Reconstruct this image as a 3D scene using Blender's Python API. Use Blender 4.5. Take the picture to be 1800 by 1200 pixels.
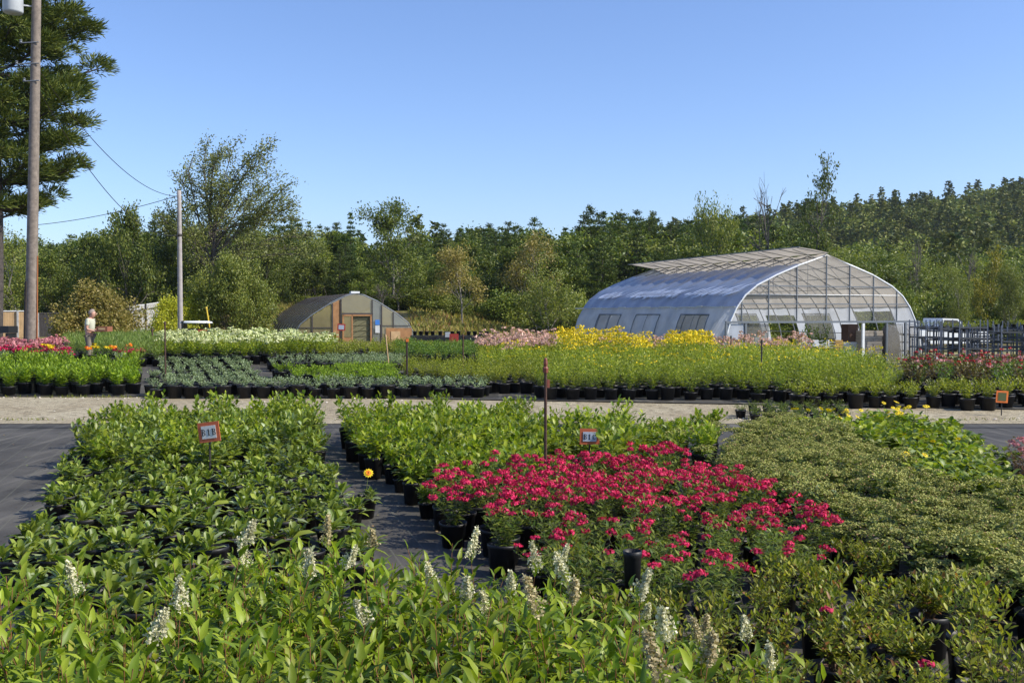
import bpy, math, random
import numpy as np
from mathutils import Vector, Matrix
R = math.radians
random.seed(7); rng = np.random.default_rng(7)
scene = bpy.context.scene
for o in list(bpy.data.objects): bpy.data.objects.remove(o)
COL = scene.collection
# ------------------------------------------------------------------ camera, sky, sun, exposure
CAMZ, PITCH, FPX = 2.15, 1.53, 1800.0
cam_d = bpy.data.cameras.new('camera'); cam = bpy.data.objects.new('camera', cam_d); COL.objects.link(cam)
cam.location = (0, 0, CAMZ); cam.rotation_euler = (R(90 - PITCH), 0, 0)
cam_d.sensor_width = 36; cam_d.lens = 36; cam_d.clip_start = .1; cam_d.clip_end = 3000
scene.camera = cam
SUN_EL, SUN_ROT = 40, 104           # degrees; rotation measured clockwise from +Y
w = bpy.data.worlds.new('World'); scene.world = w; w.use_nodes = True
nt = w.node_tree; bg = nt.nodes['Background']
sky = nt.nodes.new('ShaderNodeTexSky'); sky.sky_type = 'NISHITA'; sky.sun_disc = False
sky.sun_elevation = R(SUN_EL); sky.sun_rotation = R(SUN_ROT)
sky.air_density = 1.0; sky.dust_density = .6; sky.ozone_density = 2.2; sky.altitude = 0
tint = nt.nodes.new('ShaderNodeMixRGB'); tint.blend_type = 'MULTIPLY'; tint.inputs[0].default_value = 1; tint.inputs[2].default_value = (.96, 1.06, 1.34, 1)
nt.links.new(sky.outputs[0], tint.inputs[1]); nt.links.new(tint.outputs[0], bg.inputs[0]); bg.inputs[1].default_value = .112
sd = bpy.data.lights.new('sun', 'SUN'); so = bpy.data.objects.new('sun', sd); COL.objects.link(so)
sd.energy = 4.6; sd.angle = R(.55); sd.color = (1, .93, .80)
sv = Vector((math.sin(R(SUN_ROT)) * math.cos(R(SUN_EL)), math.cos(R(SUN_ROT)) * math.cos(R(SUN_EL)), math.sin(R(SUN_EL))))
so.rotation_euler = sv.to_track_quat('Z', 'Y').to_euler()
scene.view_settings.view_transform = 'Standard'; scene.view_settings.look = 'None'
scene.view_settings.exposure = 0.42; scene.view_settings.gamma = 1
try:
    scene.cycles.max_bounces = 8; scene.cycles.transparent_max_bounces = 12
    scene.cycles.sample_clamp_indirect = 4
except Exception: pass

# ------------------------------------------------------------------ maths helpers
def S(t): t = np.clip(t, 0, 1); return t * t * (3 - 2 * t)
def G(x, y):
    x = np.asarray(x, float); y = np.asarray(y, float)
    z = .15 * S((y - 20) / 4.5) + .42 * S((y - 25) / 8) * S((-4 - x) / 4)
    z = z - .15 * S((y - 32) / 10) * S((x + 2) / 6)
    z = z + 2.1 * S((y - 63) / 22) * S((7 - x) / 13) * (.35 + .65 * S((x + 28) / 8))
    z = z + 43 * np.exp(-((x - 250) / 260) ** 2) * S((y - 165) / 250)
    return z
def g(x, y): return float(G(x, y))
CT, ST = math.cos(R(PITCH)), math.sin(R(PITCH))
def proj(x, y, z):
    dz = z - CAMZ; f = y * CT - dz * ST; u = y * ST + dz * CT
    return 900 + FPX * x / f, 600 - FPX * u / f
def ray(px, py):
    a = (px - 900) / FPX; b = (600 - py) / FPX
    return np.array([a, CT + b * ST, -ST + b * CT])
def hit(px, py, h=0.0):
    """world point where the view ray meets the ground raised by h"""
    d = ray(px, py); t = 2.0
    while t < 400:
        p = d * t
        if p[2] + CAMZ <= g(p[0], p[1]) + h: break
        t += .05 if t < 60 else .5
    p = d * t; return p[0], p[1]
def at(px, D): return (px - 900) / FPX * D, D
def zat(py, D): return CAMZ + D * ray(900, py)[2] / ray(900, py)[1]
def inpoly(x, y, P):
    c = False; n = len(P); j = n - 1
    for i in range(n):
        xi, yi = P[i]; xj, yj = P[j]
        if (yi > y) != (yj > y) and x < (xj - xi) * (y - yi) / (yj - yi) + xi: c = not c
        j = i
    return c
def nrm(a): return a / np.maximum(np.linalg.norm(a, axis=-1, keepdims=True), 1e-9)

# ------------------------------------------------------------------ materials
MATS = {}
def new_mat(name):
    m = bpy.data.materials.new(name); m.use_nodes = True; MATS[name] = m
    return m, m.node_tree, m.node_tree.nodes['Principled BSDF'], m.node_tree.nodes['Material Output']
def plain(name, col, rough=.6, metal=0, noise=0, nscale=8, bump=0, bscale=60, spec=.5, trans=0, sheen=0):
    m, t, b, o = new_mat(name)
    b.inputs['Base Color'].default_value = (*col, 1); b.inputs['Roughness'].default_value = rough
    b.inputs['Metallic'].default_value = metal; b.inputs['Specular IOR Level'].default_value = spec
    tc = t.nodes.new('ShaderNodeTexCoord')
    if noise:
        n = t.nodes.new('ShaderNodeTexNoise'); n.inputs['Scale'].default_value = nscale; n.inputs['Detail'].default_value = 8
        n.inputs['Roughness'].default_value = .65
        t.links.new(tc.outputs['Object'], n.inputs['Vector'])
        r = t.nodes.new('ShaderNodeMapRange'); r.inputs['From Min'].default_value = .3; r.inputs['From Max'].default_value = .7
        r.inputs['To Min'].default_value = 1 - noise; r.inputs['To Max'].default_value = 1 + noise
        t.links.new(n.outputs[0], r.inputs[0])
        v = t.nodes.new('ShaderNodeVectorMath'); v.operation = 'SCALE'; v.inputs[0].default_value = col
        t.links.new(r.outputs[0], v.inputs['Scale']); t.links.new(v.outputs[0], b.inputs['Base Color'])
    if bump:
        n2 = t.nodes.new('ShaderNodeTexNoise'); n2.inputs['Scale'].default_value = bscale; n2.inputs['Detail'].default_value = 6
        t.links.new(tc.outputs['Object'], n2.inputs['Vector'])
        bp = t.nodes.new('ShaderNodeBump'); bp.inputs['Strength'].default_value = bump; bp.inputs['Distance'].default_value = .02
        t.links.new(n2.outputs[0], bp.inputs['Height']); t.links.new(bp.outputs[0], b.inputs['Normal'])
    if trans:
        tr = t.nodes.new('ShaderNodeBsdfTranslucent'); tr.inputs[0].default_value = (*col, 1)
        mx = t.nodes.new('ShaderNodeMixShader'); mx.inputs[0].default_value = trans
        t.links.new(b.outputs[0], mx.inputs[1]); t.links.new(tr.outputs[0], mx.inputs[2]); t.links.new(mx.outputs[0], o.inputs[0])
    return m
def leafm(name, c1, c2, rough=.42, trans=.3, spec=.4, objvar=.25, tint=1.35, c3=None, p3=.06):
    """leaf: every leaf (mesh island) and every plant has its own shade"""
    if c2[1] > c2[0] * .85 and c2[1] > 2 * c2[2]: c1, c2 = [tuple(np.array(c) * (1.12, 1.02, .80)) for c in (c1, c2)]      # warm greens
    m, t, b, o = new_mat(name); L = t.links
    ge = t.nodes.new('ShaderNodeNewGeometry'); oi = t.nodes.new('ShaderNodeObjectInfo')
    cr = t.nodes.new('ShaderNodeValToRGB'); e = cr.color_ramp.elements
    e[0].color = (*c1, 1); e[1].color = (*c2, 1); e[0].position = .05; e[1].position = .9
    if c3:
        e[1].position = 1 - p3 - .02; k = e.new(1 - p3); k.color = (*c3, 1)
    L.new(ge.outputs['Random Per Island'], cr.inputs[0])
    mr = t.nodes.new('ShaderNodeMapRange'); mr.inputs['To Min'].default_value = 1 - objvar; mr.inputs['To Max'].default_value = 1 + objvar
    L.new(oi.outputs['Random'], mr.inputs[0])
    v = t.nodes.new('ShaderNodeVectorMath'); v.operation = 'SCALE'; L.new(cr.outputs[0], v.inputs[0]); L.new(mr.outputs[0], v.inputs['Scale'])
    L.new(v.outputs[0], b.inputs['Base Color']); b.inputs['Roughness'].default_value = rough; b.inputs['Specular IOR Level'].default_value = spec
    tr = t.nodes.new('ShaderNodeBsdfTranslucent')
    v2 = t.nodes.new('ShaderNodeVectorMath'); v2.operation = 'MULTIPLY'; v2.inputs[1].default_value = (tint * 1.1, tint * 1.15, tint * .5)
    L.new(v.outputs[0], v2.inputs[0]); L.new(v2.outputs[0], tr.inputs[0])
    mx = t.nodes.new('ShaderNodeMixShader'); mx.inputs[0].default_value = trans
    L.new(b.outputs[0], mx.inputs[1]); L.new(tr.outputs[0], mx.inputs[2]); L.new(mx.outputs[0], o.inputs[0])
    return m

M = {}
M['pot'] = plain('black_pot_plastic', (.012, .012, .013), .5, noise=.5, nscale=9, spec=.35)
M['soil'] = plain('bark_potting_soil', (.13, .075, .045), .95, noise=.6, nscale=90, bump=.6, bscale=120)
M['stem'] = plain('green_stem', (.13, .16, .04), .6)
M['redstem'] = plain('reddish_stem', (.20, .09, .035), .55)
M['darkstem'] = plain('brown_stem', (.07, .05, .025), .7)
M['bark'] = plain('grey_bark', (.11, .095, .08), .9, noise=.45, nscale=5, bump=.7, bscale=25)
M['palebark'] = plain('pale_dead_bark', (.20, .18, .16), .9, noise=.4, nscale=5)
M['pinebark'] = plain('dark_pine_bark', (.06, .05, .045), .95, noise=.5, nscale=6, bump=.8, bscale=20)
M['poplar'] = plain('pole_wood', (.20, .165, .135), .85, noise=.35, nscale=7, bump=.3, bscale=50)
M['rust'] = plain('rusty_steel', (.065, .03, .018), .75, noise=.5, nscale=40)
M['darkmetal'] = plain('dark_stake_steel', (.035, .028, .024), .6, noise=.4, nscale=30)
M['galv'] = plain('galvanised_steel', (.20, .22, .25), .55, metal=.2, noise=.25, nscale=12)
M['frame'] = plain('grey_frame_steel', (.16, .18, .2), .5, metal=.3)
M['white'] = plain('white_paint', (.75, .77, .78), .4, noise=.06)
M['offwhite'] = plain('aged_white', (.55, .56, .55), .6, noise=.15)
M['black'] = plain('black_plastic', (.015, .015, .017), .4)
M['rubber'] = plain('tyre_rubber', (.02, .02, .02), .8)
M['glass'] = plain('dark_window_glass', (.02, .025, .03), .08, spec=.8)
M['signorange'] = plain('orange_sign_board', (.52, .12, .045), .6, noise=.12)
M['brightorange'] = plain('bright_orange_board', (.85, .20, .03), .6, noise=.1)
M['signred'] = plain('red_sign_board', (.45, .05, .03), .6, noise=.12)
M['card'] = plain('white_sign_card', (.62, .61, .56), .6, noise=.05)
M['cardblue'] = plain('bluish_sign_card', (.50, .53, .60), .6, noise=.05)  # slightly darker and bluer than the plain white card
M['ink'] = plain('black_ink', (.02, .02, .025), .7)
M['orange'] = plain('orange_plastic', (.38, .13, .04), .5)
M['yellow'] = plain('yellow_plastic', (.65, .45, .03), .5)
M['bluesign'] = plain('blue_sign', (.04, .18, .55), .5)
M['plywood'] = plain('orange_plywood', (.33, .165, .065), .7, noise=.3, nscale=3)
M['cedar'] = plain('tan_cedar_board', (.50, .33, .17), .75, noise=.2, nscale=3)
M['weathered'] = plain('weathered_grey_board', (.38, .38, .37), .85, noise=.25, nscale=4)
M['darkboard'] = plain('dark_board', (.05, .045, .045), .85, noise=.3, nscale=4)
M['cardboard'] = plain('cardboard', (.42, .28, .15), .8, noise=.12)
M['concrete'] = plain('pallet_wood', (.40, .35, .29), .85, noise=.3, nscale=5)
M['skin'] = plain('skin', (.50, .27, .19), .5)
M['hair'] = plain('grey_hair', (.30, .24, .20), .8)
M['shirt'] = plain('cream_shirt', (.46, .47, .36), .8, noise=.1)
M['trousers'] = plain('khaki_trousers', (.19, .16, .12), .85, noise=.15)

# foliage
LM = {}
LM['knot'] = leafm('knotweed_leaf', (.09, .165, .018), (.26, .35, .04), trans=.36, spec=.3, c3=(.40, .40, .07), p3=.03)
LM['rosette'] = leafm('coneflower_leaf', (.085, .15, .022), (.26, .33, .06), rough=.42, trans=.25, c3=(.30, .36, .18), p3=.08)
LM['bright'] = leafm('bright_green_leaf', (.09, .165, .016), (.30, .37, .045), trans=.34, c3=(.36, .42, .2), p3=.05, spec=.3)
LM['phlox'] = leafm('phlox_leaf', (.05, .10, .018), (.17, .22, .04), trans=.3, spec=.25)
LM['phloxb'] = leafm('cut_back_phlox_leaf', (.07, .12, .015), (.31, .34, .05), trans=.3, c3=(.24, .11, .035), p3=.06, spec=.25)
LM['sedum'] = leafm('sedum_leaf', (.07, .125, .03), (.20, .26, .065), trans=.22, rough=.5, spec=.25)
LM['olive'] = leafm('olive_small_leaf', (.09, .14, .015), (.29, .33, .045), trans=.32, spec=.25)
LM['lime'] = leafm('lime_leaf', (.09, .155, .018), (.29, .35, .055), trans=.34, spec=.25)
LM['grey'] = leafm('grey_green_leaf', (.12, .17, .07), (.33, .40, .22), trans=.2, spec=.3)
LM['vivid'] = leafm('vivid_fern_leaf', (.09, .18, .012), (.25, .37, .04), trans=.32, spec=.25)
LM['mid'] = leafm('mid_green_leaf', (.05, .12, .02), (.16, .25, .05), trans=.28, spec=.25)
LM['grass'] = leafm('soft_grassy_leaf', (.08, .16, .03), (.24, .32, .10), trans=.3, spec=.25)
LM['redleaf'] = leafm('burgundy_leaf', (.05, .03, .02), (.15, .14, .04), trans=.2, spec=.25)
LM['yelleaf'] = leafm('yellowing_leaf', (.22, .28, .02), (.40, .42, .05), trans=.3)
# trees
LM['pine'] = leafm('pine_needles', (.028, .058, .016), (.13, .165, .04), rough=.6, trans=.12, spec=.2)
LM['pinef'] = leafm('forest_pine_needles', (.03, .065, .018), (.12, .165, .045), rough=.6, trans=.12, spec=.2, objvar=.35)
LM['spruce'] = leafm('spruce_needles', (.032, .07, .025), (.10, .16, .06), rough=.6, trans=.12, spec=.2, objvar=.3)
LM['oak'] = leafm('oak_leaf', (.045, .09, .018), (.17, .215, .045), rough=.5, trans=.25, spec=.3, objvar=.3)
LM['ash'] = leafm('silvery_leaf', (.09, .13, .04), (.25, .29, .11), rough=.5, trans=.25, objvar=.1)
LM['birch'] = leafm('light_green_leaf', (.08, .13, .025), (.24, .28, .065), rough=.5, trans=.28, objvar=.25)
LM['tan'] = leafm('tinted_leaf', (.12, .13, .03), (.28, .24, .09), rough=.5, trans=.25, objvar=.2)
LM['autumn'] = leafm('yellow_autumn_leaf', (.13, .16, .02), (.33, .27, .04), rough=.5, trans=.3, objvar=.2)
LM['hill'] = leafm('hill_wood_leaf', (.035, .07, .018), (.16, .18, .045), rough=.6, trans=.15, spec=.2)
LM['hill2'] = leafm('hill_wood_light_leaf', (.07, .12, .025), (.20, .235, .06), rough=.6, trans=.15, spec=.2)
# flowers
LM['pink'] = leafm('magenta_petal', (.38, .012, .055), (.74, .04, .14), trans=.22, tint=1, objvar=.2, rough=.6, spec=.2)
LM['dustypink'] = leafm('dusty_pink_petal', (.40, .12, .16), (.65, .30, .30), trans=.25, tint=1, rough=.7, spec=.2)
LM['palepink'] = leafm('pale_pink_plume', (.50, .27, .25), (.72, .48, .40), trans=.25, tint=1, rough=.7, spec=.2)
LM['cream'] = leafm('cream_floret', (.46, .44, .26), (.78, .74, .54), trans=.2, tint=1, rough=.7, spec=.2, objvar=.12)
LM['buff'] = leafm('fading_floret', (.38, .30, .16), (.60, .52, .30), trans=.2, tint=1, rough=.7, spec=.2, objvar=.15)
LM['sedfl'] = leafm('sedum_floret', (.20, .24, .075), (.35, .375, .14), trans=.12, tint=1, rough=.7, spec=.2, objvar=.14, c3=(.36, .22, .12), p3=.05)
LM['yel'] = leafm('yellow_petal', (.66, .46, .015), (.86, .66, .03), trans=.25, tint=1, rough=.6, spec=.2)
LM['orng'] = leafm('orange_petal', (.75, .16, .01), (.90, .36, .02), trans=.25, tint=1, rough=.6)
LM['red'] = leafm('red_petal', (.25, .012, .015), (.5, .03, .04), trans=.25, tint=1, rough=.6)
LM['white'] = leafm('white_petal', (.38, .46, .16), (.74, .74, .42), trans=.25, tint=1, rough=.6)

# ground materials
def fabric_mat():
    m, t, b, o = new_mat('woven_ground_fabric'); L = t.links
    tc = t.nodes.new('ShaderNodeTexCoord')
    n = t.nodes.new('ShaderNodeTexNoise'); n.inputs['Scale'].default_value = .8; n.inputs['Detail'].default_value = 8; n.inputs['Roughness'].default_value = .6
    L.new(tc.outputs['Object'], n.inputs[0])
    n2 = t.nodes.new('ShaderNodeTexNoise'); n2.inputs['Scale'].default_value = 45; n2.inputs['Detail'].default_value = 4; L.new(tc.outputs['Object'], n2.inputs[0])
    cr = t.nodes.new('ShaderNodeValToRGB'); e = cr.color_ramp.elements
    e[0].position = .35; e[0].color = (.046, .043, .038, 1); e[1].position = .68; e[1].color = (.10, .093, .082, 1)
    L.new(n.outputs[0], cr.inputs[0])
    # pale dusty scuffs
    mp = t.nodes.new('ShaderNodeMapping'); mp.inputs['Rotation'].default_value = (0, 0, R(-17)); mp.inputs['Scale'].default_value = (3.2, .22, 1); L.new(tc.outputs['Object'], mp.inputs[0])
    n3 = t.nodes.new('ShaderNodeTexNoise'); n3.inputs['Scale'].default_value = 1.3; n3.inputs['Detail'].default_value = 6; L.new(mp.outputs[0], n3.inputs[0])
    r3 = t.nodes.new('ShaderNodeMapRange'); r3.inputs[1].default_value = .52; r3.inputs[2].default_value = .8; L.new(n3.outputs[0], r3.inputs[0])
    mx = t.nodes.new('ShaderNodeMixRGB'); mx.inputs[2].default_value = (.17, .16, .135, 1); L.new(r3.outputs[0], mx.inputs[0]); L.new(cr.outputs[0], mx.inputs[1])
    # weave threads
    mp2 = t.nodes.new('ShaderNodeMapping'); mp2.inputs['Rotation'].default_value = (0, 0, R(-16)); L.new(tc.outputs['Object'], mp2.inputs[0])
    wv = t.nodes.new('ShaderNodeTexWave'); wv.inputs['Scale'].default_value = 1.05; wv.inputs['Distortion'].default_value = 0; wv.wave_profile = 'SAW'; L.new(mp2.outputs[0], wv.inputs[0])
    r4 = t.nodes.new('ShaderNodeMapRange'); r4.inputs[1].default_value = .93; r4.inputs[2].default_value = .97; r4.inputs[4].default_value = .45; L.new(wv.outputs[0], r4.inputs[0])
    mx2 = t.nodes.new('ShaderNodeMixRGB'); mx2.inputs[2].default_value = (.14, .14, .105, 1); L.new(r4.outputs[0], mx2.inputs[0]); L.new(mx.outputs[0], mx2.inputs[1])
    r5 = t.nodes.new('ShaderNodeMapRange'); r5.inputs[3].default_value = .75; r5.inputs[4].default_value = 1.25; L.new(n2.outputs[0], r5.inputs[0])
    v = t.nodes.new('ShaderNodeVectorMath'); v.operation = 'SCALE'; L.new(mx2.outputs[0], v.inputs[0]); L.new(r5.outputs[0], v.inputs['Scale'])
    L.new(v.outputs[0], b.inputs['Base Color']); b.inputs['Roughness'].default_value = .75; b.inputs['Specular IOR Level'].default_value = .2
    bp = t.nodes.new('ShaderNodeBump'); bp.inputs['Strength'].default_value = .5; bp.inputs['Distance'].default_value = .03
    L.new(n3.outputs[0], bp.inputs['Height']); L.new(bp.outputs[0], b.inputs['Normal'])
    return m
def two_tone(name, c1, c2, c3, s1, s2, bump=.5, bs=60, rough=.95):
    m, t, b, o = new_mat(name); L = t.links; tc = t.nodes.new('ShaderNodeTexCoord')
    n = t.nodes.new('ShaderNodeTexNoise'); n.inputs['Scale'].default_value = s1; n.inputs['Detail'].default_value = 8; n.inputs['Roughness'].default_value = .65; L.new(tc.outputs['Object'], n.inputs[0])
    cr = t.nodes.new('ShaderNodeValToRGB'); e = cr.color_ramp.elements
    e[0].position = .36; e[0].color = (*c1, 1); e[1].position = .64; e[1].color = (*c2, 1); L.new(n.outputs[0], cr.inputs[0])
    n2 = t.nodes.new('ShaderNodeTexNoise'); n2.inputs['Scale'].default_value = s2; n2.inputs['Detail'].default_value = 6; L.new(tc.outputs['Object'], n2.inputs[0])
    r = t.nodes.new('ShaderNodeMapRange'); r.inputs[1].default_value = .48; r.inputs[2].default_value = .7; L.new(n2.outputs[0], r.inputs[0])
    mx = t.nodes.new('ShaderNodeMixRGB'); mx.inputs[2].default_value = (*c3, 1); L.new(r.outputs[0], mx.inputs[0]); L.new(cr.outputs[0], mx.inputs[1])
    L.new(mx.outputs[0], b.inputs['Base Color']); b.inputs['Roughness'].default_value = rough; b.inputs['Specular IOR Level'].default_value = .2
    n3 = t.nodes.new('ShaderNodeTexNoise'); n3.inputs['Scale'].default_value = bs; n3.inputs['Detail'].default_value = 5; L.new(tc.outputs['Object'], n3.inputs[0])
    bp = t.nodes.new('ShaderNodeBump'); bp.inputs['Strength'].default_value = bump; bp.inputs['Distance'].default_value = .03; L.new(n3.outputs[0], bp.inputs['Height']); L.new(bp.outputs[0], b.inputs['Normal'])
    return m
M['fabric'] = fabric_mat()
M['gravel'] = two_tone('pale_gravel', (.32, .265, .175), (.42, .37, .26), (.18, .15, .10), .6, 7, 1, 28)
M['meadow'] = two_tone('dry_meadow', (.10, .12, .03), (.22, .18, .07), (.17, .09, .05), .25, 1.1, .8, 6)

# ------------------------------------------------------------------ mesh builder
class Geo:
    def __init__(s): s.V = []; s.F = []; s.n = 0        # F: (array k x m, material slot)
    def add(s, V, F, mat=0):
        V = np.asarray(V, float).reshape(-1, 3); F = np.asarray(F, int)
        s.V.append(V); s.F.append((F + s.n, mat)); s.n += len(V)
    def merge(s, o, M4=None, matmap=None):
        for V in o.V:
            pass
        V = np.vstack(o.V)
        if M4 is not None: V = V @ M4[:3, :3].T + M4[:3, 3]
        s.V.append(V)
        for F, m in o.F: s.F.append((F + s.n, (m if matmap is None else matmap[m])))
        s.n += len(V)
    def mesh(s, name, mats, smooth=False):
        me = bpy.data.meshes.new(name)
        V = np.vstack(s.V)
        loops = np.concatenate([F.reshape(-1) for F, m in s.F])
        cnt = np.concatenate([np.full(len(F), F.shape[1]) for F, m in s.F])
        mi = np.concatenate([np.full(len(F), m) for F, m in s.F])
        st = np.concatenate([[0], np.cumsum(cnt)[:-1]])
        me.vertices.add(len(V)); me.vertices.foreach_set('co', V.astype(np.float32).ravel())
        me.loops.add(len(loops)); me.loops.foreach_set('vertex_index', loops.astype(np.int32))
        me.polygons.add(len(cnt)); me.polygons.foreach_set('loop_start', st.astype(np.int32)); me.polygons.foreach_set('loop_total', cnt.astype(np.int32))
        me.polygons.foreach_set('material_index', mi.astype(np.int32))
        me.polygons.foreach_set('use_smooth', np.full(len(cnt), bool(smooth)))
        for m in (mats if isinstance(mats, (list, tuple)) else [mats]): me.materials.append(m)
        me.update(calc_edges=True); me.validate()
        return me
    # primitives
    def box(s, c, sz, rot=None, mat=0):
        V = np.array([[x, y, z] for x in (-.5, .5) for y in (-.5, .5) for z in (-.5, .5)]) * np.array(sz)
        if rot is not None: V = V @ np.array(rot).T
        s.add(V + np.array(c), [[0, 1, 3, 2], [4, 6, 7, 5], [0, 4, 5, 1], [2, 3, 7, 6], [0, 2, 6, 4], [1, 5, 7, 3]], mat)
    def bbox(s, a, b, mat=0): s.box([(a[i] + b[i]) / 2 for i in range(3)], [abs(b[i] - a[i]) for i in range(3)], None, mat)
    def tube(s, P, r, n=6, mat=0, cap=True):
        P = np.asarray(P, float); k = len(P); r = np.broadcast_to(np.asarray(r, float), (k,))
        T = nrm(np.gradient(P, axis=0)); a = np.array([0, 0, 1.]) if abs(T[0][2]) < .9 else np.array([1., 0, 0])
        A = nrm(np.cross(T, a)); B = np.cross(T, A); an = np.arange(n) * 2 * math.pi / n
        V = P[:, None, :] + r[:, None, None] * (np.cos(an)[None, :, None] * A[:, None, :] + np.sin(an)[None, :, None] * B[:, None, :])
        i = np.arange(k - 1)[:, None] * n; j = np.arange(n)[None, :]; j2 = (j + 1) % n
        F = np.stack([i + j, i + j2, i + n + j2, i + n + j], -1).reshape(-1, 4)
        s.add(V.reshape(-1, 3), F, mat)
        if cap and n > 2:
            s.F.append((np.array([[s.n - k * n + q for q in range(n)][::-1]]), mat)); s.F.append((np.array([[s.n - n + q for q in range(n)]]), mat))
    def bar(s, a, b, r, n=6, mat=0): s.tube([a, b], r, n, mat)
    def lathe(s, prof, n=14, mat=0, c=(0, 0, 0)):
        prof = np.asarray(prof, float); k = len(prof); an = np.arange(n) * 2 * math.pi / n
        V = np.stack([prof[:, 0][:, None] * np.cos(an), prof[:, 0][:, None] * np.sin(an), np.repeat(prof[:, 1][:, None], n, 1)], -1).reshape(-1, 3) + np.array(c)
        i = np.arange(k - 1)[:, None] * n; j = np.arange(n)[None, :]; j2 = (j + 1) % n
        s.add(V, np.stack([i + j, i + j2, i + n + j2, i + n + j], -1).reshape(-1, 4), mat)
    def disc(s, c, r, n=14, mat=0, jit=0):
        an = np.arange(n) * 2 * math.pi / n
        V = np.stack([c[0] + r * np.cos(an), c[1] + r * np.sin(an), np.full(n, c[2]) + (rng.normal(0, jit, n) if jit else 0)], -1)
        s.add(V, [list(range(n))], mat)
    # leaves: P base, D direction, N approximate normal
    def quads(s, P, D, N, L, W, mat=0, wide=.45):
        n = len(P); D = nrm(D); Sd = nrm(np.cross(D, N)); L = np.broadcast_to(L, (n,))[:, None]; W = np.broadcast_to(W, (n,))[:, None]
        V = np.stack([P, P + D * L * wide + Sd * W / 2, P + D * L, P + D * L * wide - Sd * W / 2], 1).reshape(-1, 3)
        s.add(V, np.arange(4 * n).reshape(n, 4), mat)
    def leaves(s, P, D, N, L, W, droop=.3, fold=.25, mat=0, shape=(.32, .70, 1.0, .62)):
        """folded, drooping blade: 9 points, 6 faces"""
        n = len(P); D = nrm(D); Sd = nrm(np.cross(D, N)); U = np.cross(Sd, D)
        L = np.broadcast_to(L, (n,))[:, None]; W = np.broadcast_to(W, (n,))[:, None]; dr = np.broadcast_to(droop, (n,))[:, None]
        t1, t2, w1, w2 = shape
        def c(t): return P + D * L * t - np.array([0, 0, 1.]) * dr * L * t * t
        c0, c1, c2, c3 = P, c(t1), c(t2), c(1)
        def sd(cc, w, q): return cc + q * Sd * W * w / 2 + U * W * w * fold * .5
        V = np.stack([c0, c1, c2, c3, sd(c1, w1, 1), sd(c2, w2, 1), sd(c1, w1, -1), sd(c2, w2, -1)], 1).reshape(-1, 3)
        b = (np.arange(n) * 8)[:, None]
        s.add(V, np.concatenate([b + np.array([0, 4, 1]), b + np.array([0, 1, 6]), b + np.array([2, 5, 3]), b + np.array([2, 3, 7])]), mat)
        q = np.concatenate([b + np.array([1, 4, 5, 2]), b + np.array([1, 2, 7, 6])]) + s.n - len(V); s.F.append((q, mat))

def rdir(n, e0=-1, e1=1):
    """random unit vectors with z in e0..e1"""
    z = rng.uniform(e0, e1, n); a = rng.uniform(0, 2 * math.pi, n); r = np.sqrt(np.maximum(0, 1 - z * z))
    return np.stack([r * np.cos(a), r * np.sin(a), z], -1)

# ------------------------------------------------------------------ object helpers
LONG = set()
def tag(o, label=None, cat=None, group=None, kind=None):
    if label:
        o['label'] = label
        if not 4 <= len(label.split()) <= 16: LONG.add(label)
    if cat: o['category'] = cat
    if group: o['group'] = group
    if kind: o['kind'] = kind
    return o
def link(name, me, parent=None, loc=None, rz=0):
    o = bpy.data.objects.new(name, me); COL.objects.link(o)
    if parent: o.parent = parent
    if loc is not None: o.location = loc
    if rz: o.rotation_euler = (0, 0, rz)
    return o
def obj(name, geo, mats, parent=None, loc=None, smooth=False, rz=0):
    return link(name, geo.mesh(name, mats, smooth), parent, loc, rz)
def empty(name, loc, rz=0, label=None, cat=None, group=None, scale=1):
    o = link(name, None, None, loc, rz); o.empty_display_size = .1
    if scale != 1: o.scale = (scale,) * 3
    return tag(o, label, cat, group)

# ------------------------------------------------------------------ ground, road, fabric
def sheet(name, xs, ys, zoff, mat, kind='structure', skew=0, wav=0, edge=0):
    X, Y = np.meshgrid(xs, ys); Y = Y - edge * np.clip(X + 6, 0, 19) * (1 - (Y - Y[0, 0]) / (Y[-1, 0] - Y[0, 0])); X = X - skew * (Y - Y[0, 0])
    Z = G(X, Y) + zoff
    if wav: Z = Z + wav * (np.sin(X * 2.1 + Y * .6) * np.sin(Y * 1.3 - X * .4) * .5 + .5)
    ny, nx = X.shape; i = np.arange(ny - 1)[:, None] * nx; j = np.arange(nx - 1)[None, :]
    ge = Geo(); ge.add(np.stack([X, Y, Z], -1), np.stack([i + j, i + j + 1, i + nx + j + 1, i + nx + j], -1).reshape(-1, 4))
    o = obj(name, ge, mat, smooth=True); tag(o, kind=kind); return o
def steps(*seg):
    out = []
    for a, b, n in seg: out += list(np.linspace(a, b, n, endpoint=False))
    out.append(seg[-1][1]); return np.array(out)
sheet('ground', steps((-900, -120, 14), (-120, -40, 16), (-40, 40, 80), (40, 140, 20), (140, 1000, 24)),
      steps((-60, 0, 4), (0, 100, 125), (100, 200, 25), (200, 500, 30), (500, 1500, 12)), 0, M['meadow'])
sheet('road', steps((-60, 60, 120)), steps((19.9, 25.2, 12)), .02, M['gravel'])
sheet('ground_fabric', steps((-30, 24, 54)), steps((-3, 20.4, 46)), .012, M['fabric'], wav=0)
sheet('ground_fabric', steps((-30, 30, 60)), steps((24.4, 42, 35)), .045, M['fabric'], edge=.14)
tag(sheet('fabric_seam', steps((-20, 18, 4)), steps((19.2, 19.26, 1)), .018, plain('seam_tape', (.015, .015, .017), .6)), kind='structure')
sheet('road', steps((-2, 34, 36)), steps((42.3, 66, 30)), .02, two_tone('grass_track', (.16, .17, .05), (.28, .25, .12), (.3, .25, .16), .5, 3, .6, 20))
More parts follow.
